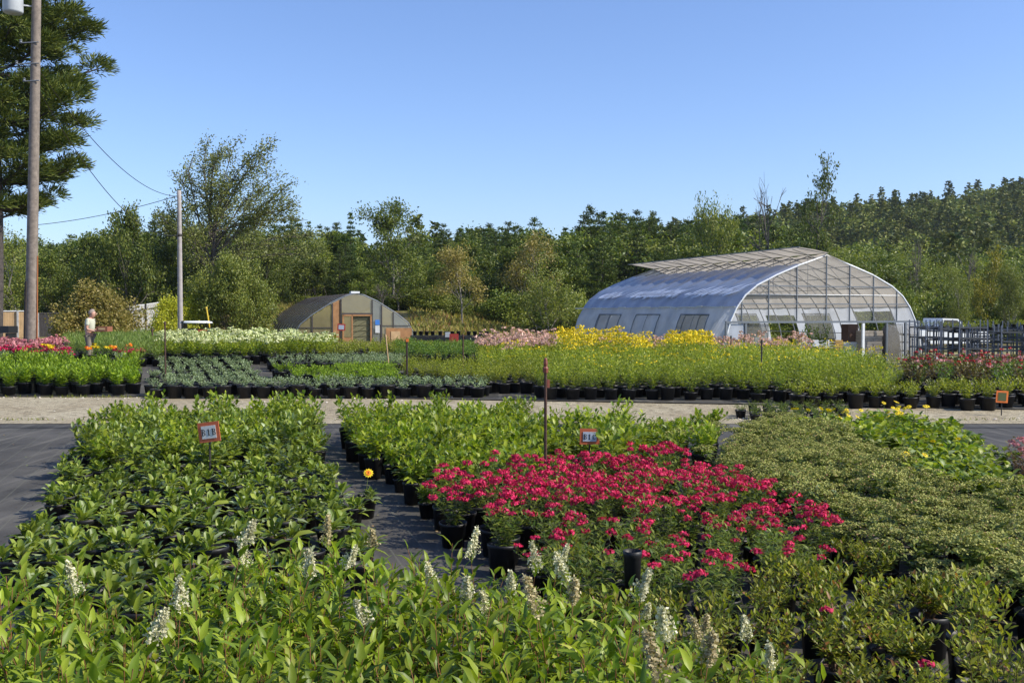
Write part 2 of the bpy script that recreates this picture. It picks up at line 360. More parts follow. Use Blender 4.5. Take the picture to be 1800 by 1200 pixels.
# loose stones and weeds along the road edges
ge = Geo()
for k in range(900):
    x = rng.uniform(-16, 16); e = rng.choice([0, 1, 2]); y = {0: 20.5 + abs(rng.normal(0, .18)), 1: 24.25 - abs(rng.normal(0, .18)), 2: rng.uniform(20.5, 24.4)}[e]
    s = rng.uniform(.012, .04) * (1 if e < 2 else .7); V = rdir(6) * s; V[:, 2] *= .6
    V = np.array([[1, 0, 0], [-1, 0, 0], [0, 1, 0], [0, -1, 0], [0, 0, .6], [0, 0, -.6]]) * s * rng.uniform(.6, 1.3, (6, 3)) + [x, y, g(x, y) + .03]
    ge.add(V, [[0, 2, 4], [2, 1, 4], [1, 3, 4], [3, 0, 4]])
tag(obj('gravel_stones', ge, leafm('stone', (.25, .2, .15), (.6, .54, .45), trans=0, rough=.9)), kind='stuff')
ge = Geo(); n = 2600
X = rng.uniform(-16, 16, n); Y = np.where(rng.random(n) < .6, 24.35 - np.abs(rng.normal(0, .12, n)), 20.4 + np.abs(rng.normal(0, .1, n)))
keep = np.sin(X * 1.7) + np.sin(X * .61 + 1) > rng.uniform(-1.6, 1.6, n); X = X[keep]; Y = Y[keep]; n = len(X)
ge.quads(np.stack([X, Y, G(X, Y) + .02], -1), rdir(n, .4, 1), rdir(n), rng.uniform(.04, .11, n), .018)
tag(obj('verge_weeds', ge, LM['olive']), kind='stuff')
# fallen leaves, bark and soil crumbs on the fabric
ge = Geo(); n = 5200; Y = rng.uniform(4, 19.7, n); X = rng.uniform(-9, 7, n)
c = np.sin(X * 2.3 + Y) + np.sin(X * .9 - Y * 1.7 + 1) > rng.uniform(-1.2, 1.8, n); X = X[c]; Y = Y[c]; n = len(X)
ge.quads(np.stack([X, Y, np.full(n, .018) + rng.uniform(0, .008, n)], -1), rdir(n, -.08, .15), rdir(n, .8, 1), rng.uniform(.012, .06, n), rng.uniform(.008, .03, n))
tag(obj('leaf_litter', ge, leafm('leaf_litter', (.10, .065, .04), (.26, .19, .10), trans=0, rough=.9, c3=(.16, .22, .05), p3=.15)), kind='stuff')
# dry grass on the bank behind the small greenhouse
ge = Geo(); n = 26000
Y = rng.uniform(60, 92, n); X = np.where(rng.random(n) < .8, rng.uniform(-.27, -.15, n), rng.uniform(-.1, .0, n)) * Y
ge.quads(np.stack([X, Y, G(X, Y)], -1), rdir(n, .6, 1), rdir(n), rng.uniform(.25, .6, n), .12)
tag(obj('bank_grass', ge, leafm('dry_bank_grass', (.10, .13, .03), (.27, .24, .08), rough=.8, trans=.3, c3=(.20, .10, .05), p3=.1)), kind='stuff')

# ------------------------------------------------------------------ potted plant kits
def pot_geo(r=.12, h=.22, n=14):
    ge = Geo(); ge.lathe([(.001, .0), (r * .78, .0), (r * .96, h * .86), (r * 1.0, h * .87), (r * 1.03, h * .93), (r * 1.03, h), (r * .99, h * 1.0), (r * .95, h * .84)], n); return ge
POTS = {}
def pot_mesh(r, h):
    k = (round(r, 3), round(h, 3))
    if k not in POTS:
        p = pot_geo(r, h).mesh('pot', M['pot'], True)
        s = Geo(); s.disc((0, 0, h * .86), r * .96, 12, jit=.006); POTS[k] = (p, s.mesh('soil', M['soil']))
    return POTS[k]
def stems_xy(nst, r, h, tilt=0.):
    a = rng.uniform(0, 2 * math.pi, nst); rr = r * np.sqrt(rng.uniform(.02, 1, nst)); hh = h * rng.uniform(.78, 1.05, nst) * (1 - .22 * (rr / max(r, 1e-6)) ** 2)
    return a, rr, hh
def leafy(z0, h, r, nst, nl, L, W, e0=.15, e1=.7, droop=.35, tmin=.15, detail=True, stem_r=.0025, shape=(.32, .70, 1.0, .62), smat=1, fold=.25, lsc=.5):
    """bushy plant: stems rise from the pot, leaves spiral up them; slot 0 leaf, slot 1 stem"""
    ge = Geo(); a, rr, hh = stems_xy(nst, r, h); tips = []
    for i in range(nst):
        ca, sa = math.cos(a[i]), math.sin(a[i]); t = np.linspace(0, 1, 5)
        wob = rng.normal(0, .015, (5, 2)) * t[:, None]
        P = np.stack([ca * (.02 + rr[i] * t ** 1.15) + wob[:, 0], sa * (.02 + rr[i] * t ** 1.15) + wob[:, 1], z0 + hh[i] * t], -1)
        if detail: ge.tube(P, np.linspace(stem_r, stem_r * .5, 5), 3, smat, cap=False)
        tl = tmin + (1 - tmin) * (np.arange(nl) + rng.uniform(0, .8, nl)) / nl; tl = np.clip(tl, 0, 1)
        B = np.stack([np.interp(tl, t, P[:, q]) for q in range(3)], -1)
        az = np.arange(nl) * 2.4 + rng.uniform(0, 6.28) + rng.normal(0, .3, nl); el = e0 + (e1 - e0) * tl ** 1.5 + rng.normal(0, .15, nl)
        D = np.stack([np.cos(az) * np.cos(el), np.sin(az) * np.cos(el), np.sin(el)], -1)
        N = np.stack([-np.cos(az) * np.sin(el), -np.sin(az) * np.sin(el), np.cos(el)], -1) + rng.normal(0, .3, (nl, 3))
        sc = (1 - lsc * np.abs(tl - .45)) * rng.uniform(.75, 1.15, nl)
        if detail: ge.leaves(B, D, N, L * sc, W * sc, droop=droop, fold=fold, shape=shape)
        else: ge.quads(B, D, N, L * sc, W * sc)
        tips.append(P[-1])
    return ge, np.array(tips)
def rosette(z0, n, L, W, e0=.2, e1=1.35, droop=.35, crowns=3, spread=.05):
    ge = Geo()
    for c in range(crowns):
        cc = np.array([rng.normal(0, spread), rng.normal(0, spread), z0]); k = n
        az = np.arange(k) * 2.4 + rng.uniform(0, 6.28); el = np.linspace(e0, e1, k) + rng.normal(0, .12, k)
        D = np.stack([np.cos(az) * np.cos(el), np.sin(az) * np.cos(el), np.sin(el)], -1)
        N = np.stack([-np.cos(az) * np.sin(el), -np.sin(az) * np.sin(el), np.cos(el)], -1) + rng.normal(0, .15, (k, 3))
        sc = rng.uniform(.7, 1.15, k) * (1 - .25 * np.linspace(0, 1, k))
        ge.leaves(np.repeat(cc[None], k, 0) + rng.normal(0, .01, (k, 3)) + [0, 0, 1] * (np.linspace(0, .07, k)[:, None]), D, N, L * sc, W * sc, droop=droop, fold=.4, shape=(.42, .78, .92, .72))
    return ge
def trusses(tips, per, R0, fs, dome=.6, spread=0):
    ge = Geo()
    for p in tips:
        d = rdir(per, -.1, 1); q = p + d * np.array([R0, R0, R0 * dome]) * rng.uniform(.5, 1.05, (per, 1))
        t = rdir(per); D = nrm(np.cross(d + rng.normal(0, .35, (per, 3)), t)); ge.quads(q - D * fs / 2, D, nrm(d + rng.normal(0, .35, (per, 3))), fs * rng.uniform(.7, 1.2, per), fs, wide=.5)
    return ge
def heads(tips, *a, mat='pink', **k):
    return [('flower_head', trusses([t], *a, **k).mesh('flower_head', LM[mat])) for t in tips]
def plume(p, L, Rr, n, fs, lean):
    """feathery panicle of tiny florets"""
    ge = Geo(); ax = nrm(np.array([lean[0], lean[1], 1.])); nb = 9
    ge.tube([p, p + ax * L], [.002, .001], 3, 1, cap=False)
    bt = np.repeat(np.linspace(.0, .95, nb), 3); az = np.arange(nb * 3) * 2.1 + rng.uniform(0, 6)
    bl = Rr * (1.15 - bt) * rng.uniform(.7, 1.2, nb * 3)
    k = max(1, n // (nb * 3)); t = rng.uniform(.15, 1, (nb * 3, k))
    base = p + ax * L * bt[:, None]; dd = np.stack([np.cos(az), np.sin(az), np.full(nb * 3, .9)], -1)
    Q = (base[:, None, :] + dd[:, None, :] * (bl[:, None] * t)[..., None] + rng.normal(0, .004, (nb * 3, k, 3))).reshape(-1, 3)
    Q = np.vstack([Q, p + ax * L * rng.uniform(.6, 1.08, (n // 3, 1)) + rng.normal(0, .005, (n // 3, 3))])
    m = len(Q); ge.quads(Q, rdir(m), rdir(m), fs * rng.uniform(.7, 1.3, m), fs)
    return ge
def daisy(ge, p, nrmv, r, npet=9, mat=0, cmat=1):
    nv = nrm(np.array(nrmv, float)); a = nrm(np.cross(nv, [0, .3, 1.])) if abs(nv[2]) < .95 else np.array([1., 0, 0]); b = np.cross(nv, a)
    an = np.arange(npet) * 2 * math.pi / npet; D = np.cos(an)[:, None] * a + np.sin(an)[:, None] * b - nv * .15
    ge.quads(np.repeat(p[None], npet, 0), D, np.repeat(nv[None], npet, 0), r, r * .55, mat, wide=.6)
    c = r * .3; ge.add([p + nv * c * .5, p + a * c, p + b * c, p - a * c, p - b * c], [[0, 1, 2], [0, 2, 3], [0, 3, 4], [0, 4, 1]], cmat)
M['eye'] = plain('flower_eye', (.06, .03, .01), .9)

def kit(fol=None, flowers=None, pot=(.12, .22), soil=False, smooth=True, extra=None):
    """list of (part name, mesh)"""
    k = []
    if pot:
        p, s = pot_mesh(*pot); k.append(('pot', p))
        if soil: k.append(('soil', s))
    if fol: k.append(('foliage', fol[0].mesh('foliage', fol[1], smooth)))
    if flowers: k.append(('flowers', flowers[0].mesh('flowers', flowers[1])))
    return k
NP = [0]
def place(name, k, x, y, rz, sc, label, cat, group, tilt=True, only=None, zs=1):
    o = empty(name, (x, y, g(x, y) + .02), rz, label, cat, group)
    o.scale = (sc, sc, sc * zs)
    if tilt: o.rotation_euler = (rng.normal(0, .03), rng.normal(0, .03), rz)
    for nm, me in k:
        c = bpy.data.objects.new(nm, me); COL.objects.link(c); c.parent = o
    NP[0] += 1
    return o
COUNTS = {}
# spots kept clear: in front of the B1C sign, and around the person's legs (x, y, half width, depth range)
CLEAR = [(.93, 11.6, 12.75, .24), (-13.3, 28.6, 33.2, .62)]
def lattice(poly, zc, sp, skew=.28, jit=.12, drop=0, rowoff=.5):
    """positions of a block of pots whose tops fall inside the outline seen from the camera"""
    us = [hit(px, py, zc) for px, py in poly]
    ys = [u[1] for u in us]; xs = [u[0] for u in us]; y0, y1 = min(ys), max(ys); x0, x1 = min(xs) - 1, max(xs) + 1
    out = []; j = 0; y = y0
    while y <= y1 + sp:
        x = x0 - (skew * (y1 - y0)) * 0 + (rowoff * sp if j % 2 else 0)
        off = (-skew * (y - y0)) % sp
        x = x0 + off + (rowoff * sp if j % 2 else 0)
        while x <= x1:
            xx = x + rng.normal(0, jit * sp); yy = y + rng.normal(0, jit * sp)
            px, py = proj(xx, yy, g(xx, yy) + zc)
            if any(abs(xx - c[0] * (yy / (12.2 if c[0] > 0 else 32.5))) < c[3] and c[1] < yy < c[2] for c in CLEAR): x += sp; continue
            if inpoly(px, py, poly) and rng.random() >= drop: out.append((xx, yy))
            x += sp
        y += sp; j += 1
    out.sort(key=lambda p: p[0] ** 2 + p[1] ** 2)
    return out
def bed(name, poly, zc, sp, kits, label, cat, group, sc=(.88, 1.12), maxn=300, skew=.28, jit=.1, drop=0, pick=None, zs=(.9, 1.1), lab2=None):
    pts = lattice(poly, zc, sp, skew, jit, drop); COUNTS[name + '/' + group] = len(pts)
    for i, (x, y) in enumerate(pts[:maxn]):
        ks = pick(x, y) if pick else kits; k = ks[rng.integers(len(ks))]
        place(name, k, x, y, rng.uniform(0, 6.28), rng.uniform(*sc), label, cat, group, zs=rng.uniform(*zs))
    rest = pts[maxn:]
    if rest:
        ge = Geo(); mats = []; 
        srcs = []
        for k in kits:
            parts = []
            for nm, me in k:
                V = np.empty(len(me.vertices) * 3, np.float32); me.vertices.foreach_get('co', V); V = V.reshape(-1, 3)
                lt = np.empty(len(me.polygons), np.int32); me.polygons.foreach_get('loop_total', lt)
                lv = np.empty(len(me.loops), np.int32); me.loops.foreach_get('vertex_index', lv)
                mi = np.empty(len(me.polygons), np.int32); me.polygons.foreach_get('material_index', mi)
                st = np.concatenate([[0], np.cumsum(lt)[:-1]]); fs = []
                for m in range(len(me.materials)):
                    mat = me.materials[m]
                    if mat not in mats: mats.append(mat)
                    for c in np.unique(lt):
                        s_ = st[(lt == c) & (mi == m)]
                        if len(s_): fs.append((lv[s_[:, None] + np.arange(c)[None]], mats.index(mat)))
                parts.append((V, fs))
            srcs.append(parts)
        for (x, y) in rest:
            a = rng.uniform(0, 6.28); s = rng.uniform(*sc); c_, s_ = math.cos(a) * s, math.sin(a) * s
            Rm = np.array([[c_, -s_, 0], [s_, c_, 0], [0, 0, s * rng.uniform(*zs)]])
            for V, fs in srcs[rng.integers(len(srcs))]:
                ge.V.append(V @ Rm.T + [x, y, g(x, y) + .02])
                for F, m in fs: ge.F.append((F + ge.n, m))
                ge.n += len(V)
        o = obj(name + '_mass', ge, mats); tag(o, lab2 or label + ', the mass farther back', cat, None, 'stuff')
    return pts
# ================================================================== NEAR BEDS
def many(n, f): return [f() for _ in range(n)]
SM = [None]
# -- knotweed with white plumes, in the foreground
def k_knot(nplume=0, buff=False):
    ge, tips = leafy(.22, .74, .23, 13, 16, .20, .041, e0=.05, e1=1.15, droop=.42, tmin=.12, stem_r=.0035, shape=(.22, .58, 1, .62), fold=.35)
    k = kit((ge, [LM['knot'], M['redstem']]), soil=False)
    if nplume:
        top = tips[np.argsort(-tips[:, 2])][:nplume]; fg = Geo()
        for i, p in enumerate(top):
            o = plume(p - [0, 0, .02], rng.uniform(.11, .17) * (1 if i == 0 else .8), .032 if i else .04, 420, .0115, rng.normal(0, .18, 2))
            k += [('plume', o.mesh('plume', [LM['buff'] if buff else LM['cream'], M['stem']]))]
    return k
KN = many(6, k_knot); KNF = [k_knot(1), k_knot(2), k_knot(1), k_knot(3)]; KNB = [k_knot(2, True), k_knot(3, True)]
P_F = [(-260, 1075), (-60, 1030), (60, 1015), (190, 1020), (300, 985), (420, 975), (560, 965), (700, 975), (860, 965), (990, 975), (1080, 1040), (1130, 1110), (1190, 1180), (1260, 1260), (1350, 1400), (1350, 1900), (-900, 1900)]
pts = lattice(P_F, .86, .30, .28, .16); COUNTS['knot'] = len(pts)
# plants that carry the plumes one can pick out in the photograph: tip of the plume, its look
PL = [(410, 880, 1, 0), (530, 975, 2, 0), (583, 975, 1, 0), (607, 1045, 1, 0), (290, 1075, 1, 0), (205, 1135, 1, 0), (110, 1035, 1, 0), (367, 1010, 1, 0),
      (668, 915, 1, 1), (778, 990, 1, 0), (805, 950, 1, 0), (836, 930, 1, 0), (912, 915, 1, 0), (940, 945, 1, 0), (905, 1030, 2, 0), (1020, 1060, 2, 1), (1042, 960, 1, 0),
      (1070, 1100, 1, 0), (1235, 1110, 2, 1), (1140, 1120, 1, 0), ]
flow = {}
for i, (px, py, n, b) in enumerate(PL):
    best = min(range(len(pts)), key=lambda q: (proj(pts[q][0], pts[q][1], .98)[0] - px) ** 2 + (proj(pts[q][0], pts[q][1], .98)[1] - py) ** 2 + (1e9 if q in flow else 0))
    flow[best] = (n, b)
for i, (x, y) in enumerate(pts):
    if i in flow:
        n, b = flow[i]; k = KNB[rng.integers(2)] if b else (KNF[[0, 2][rng.integers(2)]] if n == 1 else KNF[[1, 3][rng.integers(2)]])
        lab = ('tall leafy plant carrying buff fading feathery plumes in the foreground clump' if b else
               'tall leafy plant carrying a creamy white feathery plume in the foreground clump' if n == 1 else 'tall leafy plant carrying several creamy white plumes in the foreground clump')
    else: k = KN[rng.integers(6)]; lab = 'tall leafy plant without plumes, long pointed green leaves, in the foreground clump'
    place('potted_knotweed', k, x, y, rng.uniform(0, 6.28), rng.uniform(.9, 1.1) * (1.0 if y < 4.8 else .93), lab, 'potted plant', 'tall knotweed plants across the foreground' + (' with plumes' if i in flow else ''))
# three more with plumes at the right end of the clump
for px, py, D, b in ((1362, 1075, 4.15, 0), (1240, 1085, 4.3, 1), (1520, 1170, 3.6, 0), (1090, 1050, 4.9, 0)):
    x, y = at(px, D); k = (KNB if b else KNF)[rng.integers(2)]
    place('potted_knotweed', k, x, y, rng.uniform(0, 6), (zat(py, D)) / 1.08, 'leafy plant with a %s plume standing alone among the cut back plants, nearest the photo column of %s' % ('buff' if b else 'creamy white', 'the magenta bed') if False else
          {1362: 'leafy knotweed with a narrow white plume at the lower right among cut back pots', 1240: 'leafy knotweed with a broad buff plume right of the foreground clump',
           1520: 'leafy knotweed with a double white plume cut by the bottom edge at lower right', 1090: 'leafy knotweed forming the right tip of the foreground clump'}[px], 'potted plant', 'tall knotweed plants across the foreground with plumes')

# -- bed at left: broad leaved rosettes (front), bushier behind
POT2 = (.118, .225)
def k_ros(n=15, L=.205, W=.062, cr=3): return kit((rosette(.18, n, L, W, crowns=cr), [LM['rosette']]), pot=POT2, soil=True)
ROS = many(6, k_ros); ROSS = [k_ros(7, .13, .036, 2), k_ros(9, .12, .034, 2)]
def k_bush(): 
    ge, t = leafy(.2, .38, .17, 10, 10, .165, .052, e0=.2, e1=1.25, droop=.35, tmin=.1, shape=(.35, .72, 1, .7)); return kit((ge, [LM['rosette'], M['stem']]), pot=POT2)
BUSH = many(4, k_bush)
def k_bright(h=.34):
    ge, t = leafy(.2, h, .19, 11, 11, .15, .052, e0=.2, e1=1.2, droop=.35, tmin=.1, shape=(.35, .72, 1, .7)); return kit((ge, [LM['bright'], M['stem']]), pot=POT2)
BR = [k_bright(h) for h in (.28, .34, .36, .40, .32, .44)]; BRT = many(3, lambda: k_bright(.48))
P_A = [(178, 732), (230, 722), (400, 719), (542, 716), (562, 750), (582, 800), (618, 850), (648, 900), (680, 930), (560, 960), (420, 975), (300, 1010), (150, 1045), (60, 1010), (50, 965), (15, 930), (40, 880), (95, 830), (130, 780)]
def pickA(x, y):
    t = y + rng.normal(0, .8)
    return ROS if t < 12.3 else (BUSH + ROS[:2] + BR[:2] if t < 14 else BR + BUSH[:2])
ptsA = [p for p in lattice(P_A, .47, .35, .28, .12)]
COUNTS['A'] = len(ptsA); 
for (x, y) in ptsA:
    if y < 11.5 and rng.random() < .13: 
        if rng.random() < .45: continue
        place('potted_coneflower', ROSS[rng.integers(2)], x, y, rng.uniform(0, 6), 1.0, 'black pot with only a small tuft of leaves showing bark soil, left bed', 'potted plant', 'sparse pots in the left bed'); continue
    far = y > 12.5; pk = pickA(x, y)
    if far: place('bushy_potted_plant', pk[rng.integers(len(pk))], x, y, rng.uniform(0, 6.28), rng.uniform(.85, 1.22), 'bushy bright green potted plant in the left bed around the B1B sign', 'potted plant', 'bushy plants in the rear of the left bed', zs=rng.uniform(.75, 1.2))
    else: place('potted_coneflower', pk[rng.integers(len(pk))], x, y, rng.uniform(0, 6.28), rng.uniform(.8, 1.25), 'potted plant with a rosette of broad dark leaves in the front of the left bed', 'potted plant', 'broad leaved rosettes in the front of the left bed')
for px, D in ((270, 17.6), (380, 17.9), (520, 17.6), (545, 16.8)):
    x, y = at(px, D); place('bushy_potted_plant', BRT[rng.integers(3)], x, y, rng.uniform(0, 6), 1.12, 'taller bushy plant rising above the rear edge of the left bed', 'potted plant', 'taller plants at the rear of the left bed', zs=1.1)
# the one open blanket flower
ge = rosette(.18, 14, .16, .046); fg = Geo(); fg.tube([(0, 0, .2), (.01, 0, .36), (.02, -.01, .47)], .003, 4, 2); daisy(fg, np.array([.02, -.01, .475]), (.1, -.8, .6), .055, 12, 0, 1); daisy(fg, np.array([.02, -.015, .478]), (.1, -.8, .6), .034, 12, 3, 1)
kf = kit((ge, [LM['rosette']]), pot=POT2, soil=True) + [('flower', fg.mesh('flower', [LM['yel'], M['eye'], M['stem'], LM['orng']]))]
x, y = at(640, 10.7); place('potted_blanket_flower', kf, x, y, 0, 1, 'potted rosette with one open orange and yellow daisy beside the fabric path', 'potted plant', None)

# -- green bed right of the path
P_B = [(606, 735), (640, 716), (760, 713), (935, 712), (950, 738), (1010, 755), (1050, 780), (1120, 790), (1150, 805), (860, 815), (760, 830), (752, 850), (716, 800), (655, 775), (618, 755)]
bed('leafy_potted_plant', P_B, .5, .37, BR, 'leafy bright green potted plant in the bed behind the magenta flowers', 'potted plant', 'bright green plants behind the magenta bed', sc=(.85, 1.22), maxn=300, zs=(.75, 1.2))
# -- group near road in the middle
P_T = [(1010, 712), (1110, 702), (1120, 735), (1080, 760), (1030, 750)]
bed('leafy_potted_plant', P_T, .8, .42, BRT, 'tall leafy green plant beside the gravel road, behind the B1C sign', 'potted plant', 'tall green plants behind the B1C sign', sc=(1.05, 1.25))

# -- magenta phlox, then the cut back ones in front of it
def k_phlox(nt, h=.33):
    ge, tips = leafy(.2, h, .18, 17, 12, .08, .022, e0=.1, e1=.8, droop=.2, tmin=.05, stem_r=.0022, lsc=.3)
    fl = None
    if nt:
        T = tips[rng.permutation(len(tips))[:nt]]; fl = None
    return kit((ge, [LM['phlox'], M['stem']]), fl, pot=POT2) + (heads(T, 38, .046, .023) if nt else [])
PH_F = many(5, lambda: k_phlox(11)); PH_M = many(3, lambda: k_phlox(5)); PH_S = many(3, lambda: k_phlox(2, .30)); PH_0 = many(3, lambda: k_phlox(0, .33))
def k_cut(h, bare):
    ge, t = leafy(.2, h, .175, 24 if not bare else 18, 16 if not bare else 12, .066, .021, e0=.15, e1=1.1, droop=.2, tmin=.25 if not bare else .1, stem_r=.0026, smat=1, lsc=.2)
    return kit((ge, [LM['phloxb'], M['darkstem']]), None, pot=(.115, .225), soil=True)
CUT = [k_cut(.34, 0), k_cut(.28, 0), k_cut(.38, 1), k_cut(.34, 1), k_cut(.24, 0), k_cut(.40, 1)]
cfl = k_cut(.32, 0); fgc = trusses([(.04, .02, .53)], 26, .034, .024); cfl = cfl + [('flower_head', fgc.mesh('flower_head', [LM['pink']]))]
P_P = [(752, 822), (860, 830), (900, 815), (1130, 795), (1250, 800), (1310, 835), (1390, 885), (1470, 895), (1560, 965), (1640, 990), (1800, 1060), (1900, 1120), (1900, 1500), (1250, 1500), (1150, 1130), (1060, 1040), (980, 980), (860, 910), (830, 880), (755, 870)]
ptsP = lattice(P_P, .52, .35, .28, .13); COUNTS['P'] = len(ptsP)
npk = ncut = 0
for (x, y) in ptsP:
    px, py = proj(x, y, .55)
    # outline of where the photograph is magenta
    full = inpoly(px, py, [(740, 790), (1260, 785), (1330, 840), (1480, 880), (1470, 905), (1400, 900), (1290, 885), (1210, 880), (1120, 870), (980, 880), (880, 880), (830, 860), (740, 860)])
    some = inpoly(px, py, [(830, 850), (1480, 880), (1490, 950), (1380, 950), (1300, 965), (1260, 990), (1130, 975), (950, 930), (850, 900)])
    few = py < 1010 and px < 1330
    if full: ks, lab, grp, nm = (PH_F + PH_M[:1], 'potted phlox thick with magenta flower heads', 'flowering magenta phlox', 'potted_phlox')
    elif some: ks, lab, grp, nm = (PH_M + PH_S, 'potted phlox with scattered magenta heads, at the front of the magenta bed', 'thinly flowering magenta phlox', 'potted_phlox')
    elif few: ks, lab, grp, nm = (PH_S[:1] + PH_0 + CUT[:2], 'green potted phlox nearly out of flower just in front of the magenta bed', 'phlox nearly out of flower', 'potted_phlox')
    else: ks, lab, grp, nm = (CUT, 'cut back phlox with reddish stems in a black pot at the lower right', 'cut back phlox at the lower right', 'cut_back_phlox')
    k = ks[rng.integers(len(ks))]
    if nm == 'cut_back_phlox' and rng.random() < .05:
        k = cfl; lab = 'cut back phlox carrying one last magenta flower head, at the lower right'; grp = 'cut back phlox with a last flower'
    if nm == 'cut_back_phlox' and rng.random() < .07: continue
    place(nm, k, x, y, rng.uniform(0, 6.28), rng.uniform(.9, 1.12) * (1.06 if full else 1), lab, 'potted plant', grp, zs=rng.uniform(.85, 1.15))
# a tipped empty pot standing on its side rim between the phlox
ge = pot_geo(.06, .34, 14); o = obj('tall_pot', ge, M['pot'], None, (*at(1113, 6.6), .28), True); tag(o, 'narrow dark grey tube pot standing upright between the phlox and the foreground plants', 'pot')

# -- sedum
def k_sed():
    ge, tips = leafy(.2, .27, .22, 15, 8, .075, .045, e0=.1, e1=.6, droop=.15, tmin=.1, detail=True, lsc=.2, stem_r=.003)
    fl = Geo()
    for p in tips:
        n = 60; a = rng.uniform(0, 6.28, n); r = .068 * np.sqrt(rng.uniform(0, 1, n)); q = np.stack([p[0] + r * np.cos(a), p[1] + r * np.sin(a), p[2] + .018 - (r / .068) ** 2 * .026 + rng.normal(0, .003, n)], -1)
        fl.quads(q, rdir(n, -.3, .5), rdir(n, .3, 1), .019, .016, 0, .5)
    return kit((ge, [LM['sedum'], M['stem']]), (fl, [LM['sedfl']]), pot=(.12, .2))
SED = many(6, k_sed)
P_S = [(1262, 800), (1300, 765), (1330, 728), (1400, 727), (1560, 780), (1640, 830), (1720, 850), (1840, 870), (1980, 960), (1980, 1110), (1800, 1030), (1640, 975), (1560, 945), (1480, 910), (1440, 895), (1395, 865), (1330, 840), (1270, 830)]
bed('potted_sedum', P_S, .46, .345, SED, 'potted sedum with flat pale green flower heads, in the solid block at the right', 'potted plant', 'sedum block at the right', sc=(.88, 1.15), skew=.12, jit=.12, zs=(.82, 1.15), drop=.015)
P_S2 = [(1135, 742), (1180, 733), (1265, 730), (1262, 760), (1200, 785), (1130, 780)]
bed('potted_sedum', P_S2, .5, .42, SED[:2] + BR[:2], 'potted plant with pale flower heads in the small group between road and magenta bed', 'potted plant', 'small group beside the road', sc=(1.05, 1.2))
# -- low dark creeping ones beside the road and large leaved bright green with yellow flowers
def k_low(mat, h=.12): 
    ge, t = leafy(.13, h, .17, 14, 9, .035, .016, e0=.1, e1=.9, detail=False, tmin=0); return kit((ge, [LM[mat]]), pot=(.10, .14))
LOW = many(3, lambda: k_low('phlox'))
P_L = [(1290, 716), (1320, 704), (1420, 700), (1500, 705), (1490, 726), (1340, 722)]
bed('potted_creeper', P_L, .25, .3, LOW, 'low dark green creeping plant in a small pot beside the road', 'potted plant', 'low dark creepers beside the road')
def k_big(yel):
    ge, tips = leafy(.2, .26, .2, 9, 8, .16, .08, e0=.05, e1=1.0, droop=.35, tmin=.05, shape=(.3, .7, 1, .75)); fl = None
    if yel:
        fl = []
        for p in tips[rng.permutation(len(tips))[:3]]:
            fg = Geo(); q = p + [0, 0, rng.uniform(.08, .2)]; fg.tube([p, q], .003, 3, 2); daisy(fg, q, (rng.normal(0, .4), -.5, .8), .042, 9); fl.append(('flower', fg.mesh('flower', [LM['yel'], M['eye'], M['stem']])))
    return (fl or []) + kit((ge, [LM['bright'], M['stem']]), None, pot=(.13, .22))
BIG = many(5, lambda: k_big(False)); BIGY = many(3, lambda: k_big(True))
P_Y = [(1400, 728), (1440, 722), (1560, 712), (1660, 728), (1740, 762), (1790, 790), (1760, 835), (1660, 815), (1610, 800), (1560, 765), (1480, 735)]
ptsY = lattice(P_Y, .56, .37, .2, .12)
for (x, y) in ptsY:
    px, py = proj(x, y, .5); f = (py < 742 and px < 1620 and rng.random() < .62) or rng.random() < .05
    place('potted_coneflower', (BIGY if f else BIG)[rng.integers(3)], x, y, rng.uniform(0, 6), rng.uniform(.95, 1.15),
          'potted plant with large leaves and open yellow daisies, beside the road at right' if f else 'large leaved bright green potted plant without flowers, beside the road at right', 'potted plant', 'yellow daisy plants beside the road' if f else 'large leaved plants beside the road at right')
YL = kit((rosette(.14, 9, .26, .085, e0=.1, e1=1.1, crowns=1), [LM['yelleaf']]), pot=(.12, .18))
for px, D, s in ((1668, 11.6, 1), (1722, 11.4, 1.1), (1745, 11.9, .9)):
    x, y = at(px, D); place('potted_hosta', YL, x, y, rng.uniform(0, 6), s, 'broad yellow-green leaved plant at the right, before the large leaved bed', 'potted plant', 'yellow leaved plants at the right edge')
PKS = kit((leafy(.2, .36, .15, 10, 9, .08, .03)[0], [LM['redleaf'], M['redstem']]), None, pot=POT2) + heads(np.array([[.05, .05, .5], [-.05, .02, .55], [.0, -.08, .5]]), 26, .05, .03, mat='dustypink')
for i, (px, D) in enumerate(((1795, 11.9), (1815, 11.2), (1790, 12.6))):
    x, y = at(px, D); place('potted_stonecrop', PKS, x, y, i, 1.1, 'dusky pink flowered plant with dark leaves at the right edge of the picture', 'potted plant', 'dusky plants at the right edge')

# ================================================================== BEDS BEYOND THE ROAD
POT3 = (.165, .27)
def k_far(mat, h, r, nst, nl, L, W, pot=POT3, fl=None, e1=.9, z0=.25, trs=0, fm=None, fs=.05, R0=.06, per=10):
    ge, tips = leafy(z0, h, r, nst, nl, L, W, e0=.1, e1=e1, droop=.3, tmin=.05, detail=False)
    f = None
    if trs > 3: f = (trusses(tips[np.argsort(-tips[:, 2])][:trs], per, R0, fs), [LM[fm]])
    return kit((ge, [LM[mat]]), f, pot=pot, smooth=False) + (heads(tips[np.argsort(-tips[:, 2])][:trs], per, R0, fs, mat=fm) if 0 < trs <= 3 else [])
F1 = many(4, lambda: k_far('vivid', .48, .22, 12, 13, .15, .05))
bed('broad_leaved_potted_plant', [(-60, 634), (241, 634), (247, 665), (-60, 665)], .45, .44, F1, 'leafy bright green plant in a large black pot, left bed beyond the road', 'potted plant', 'green plants in big pots beyond the road at left', sc=(.9, 1.1), skew=0, jit=.07)
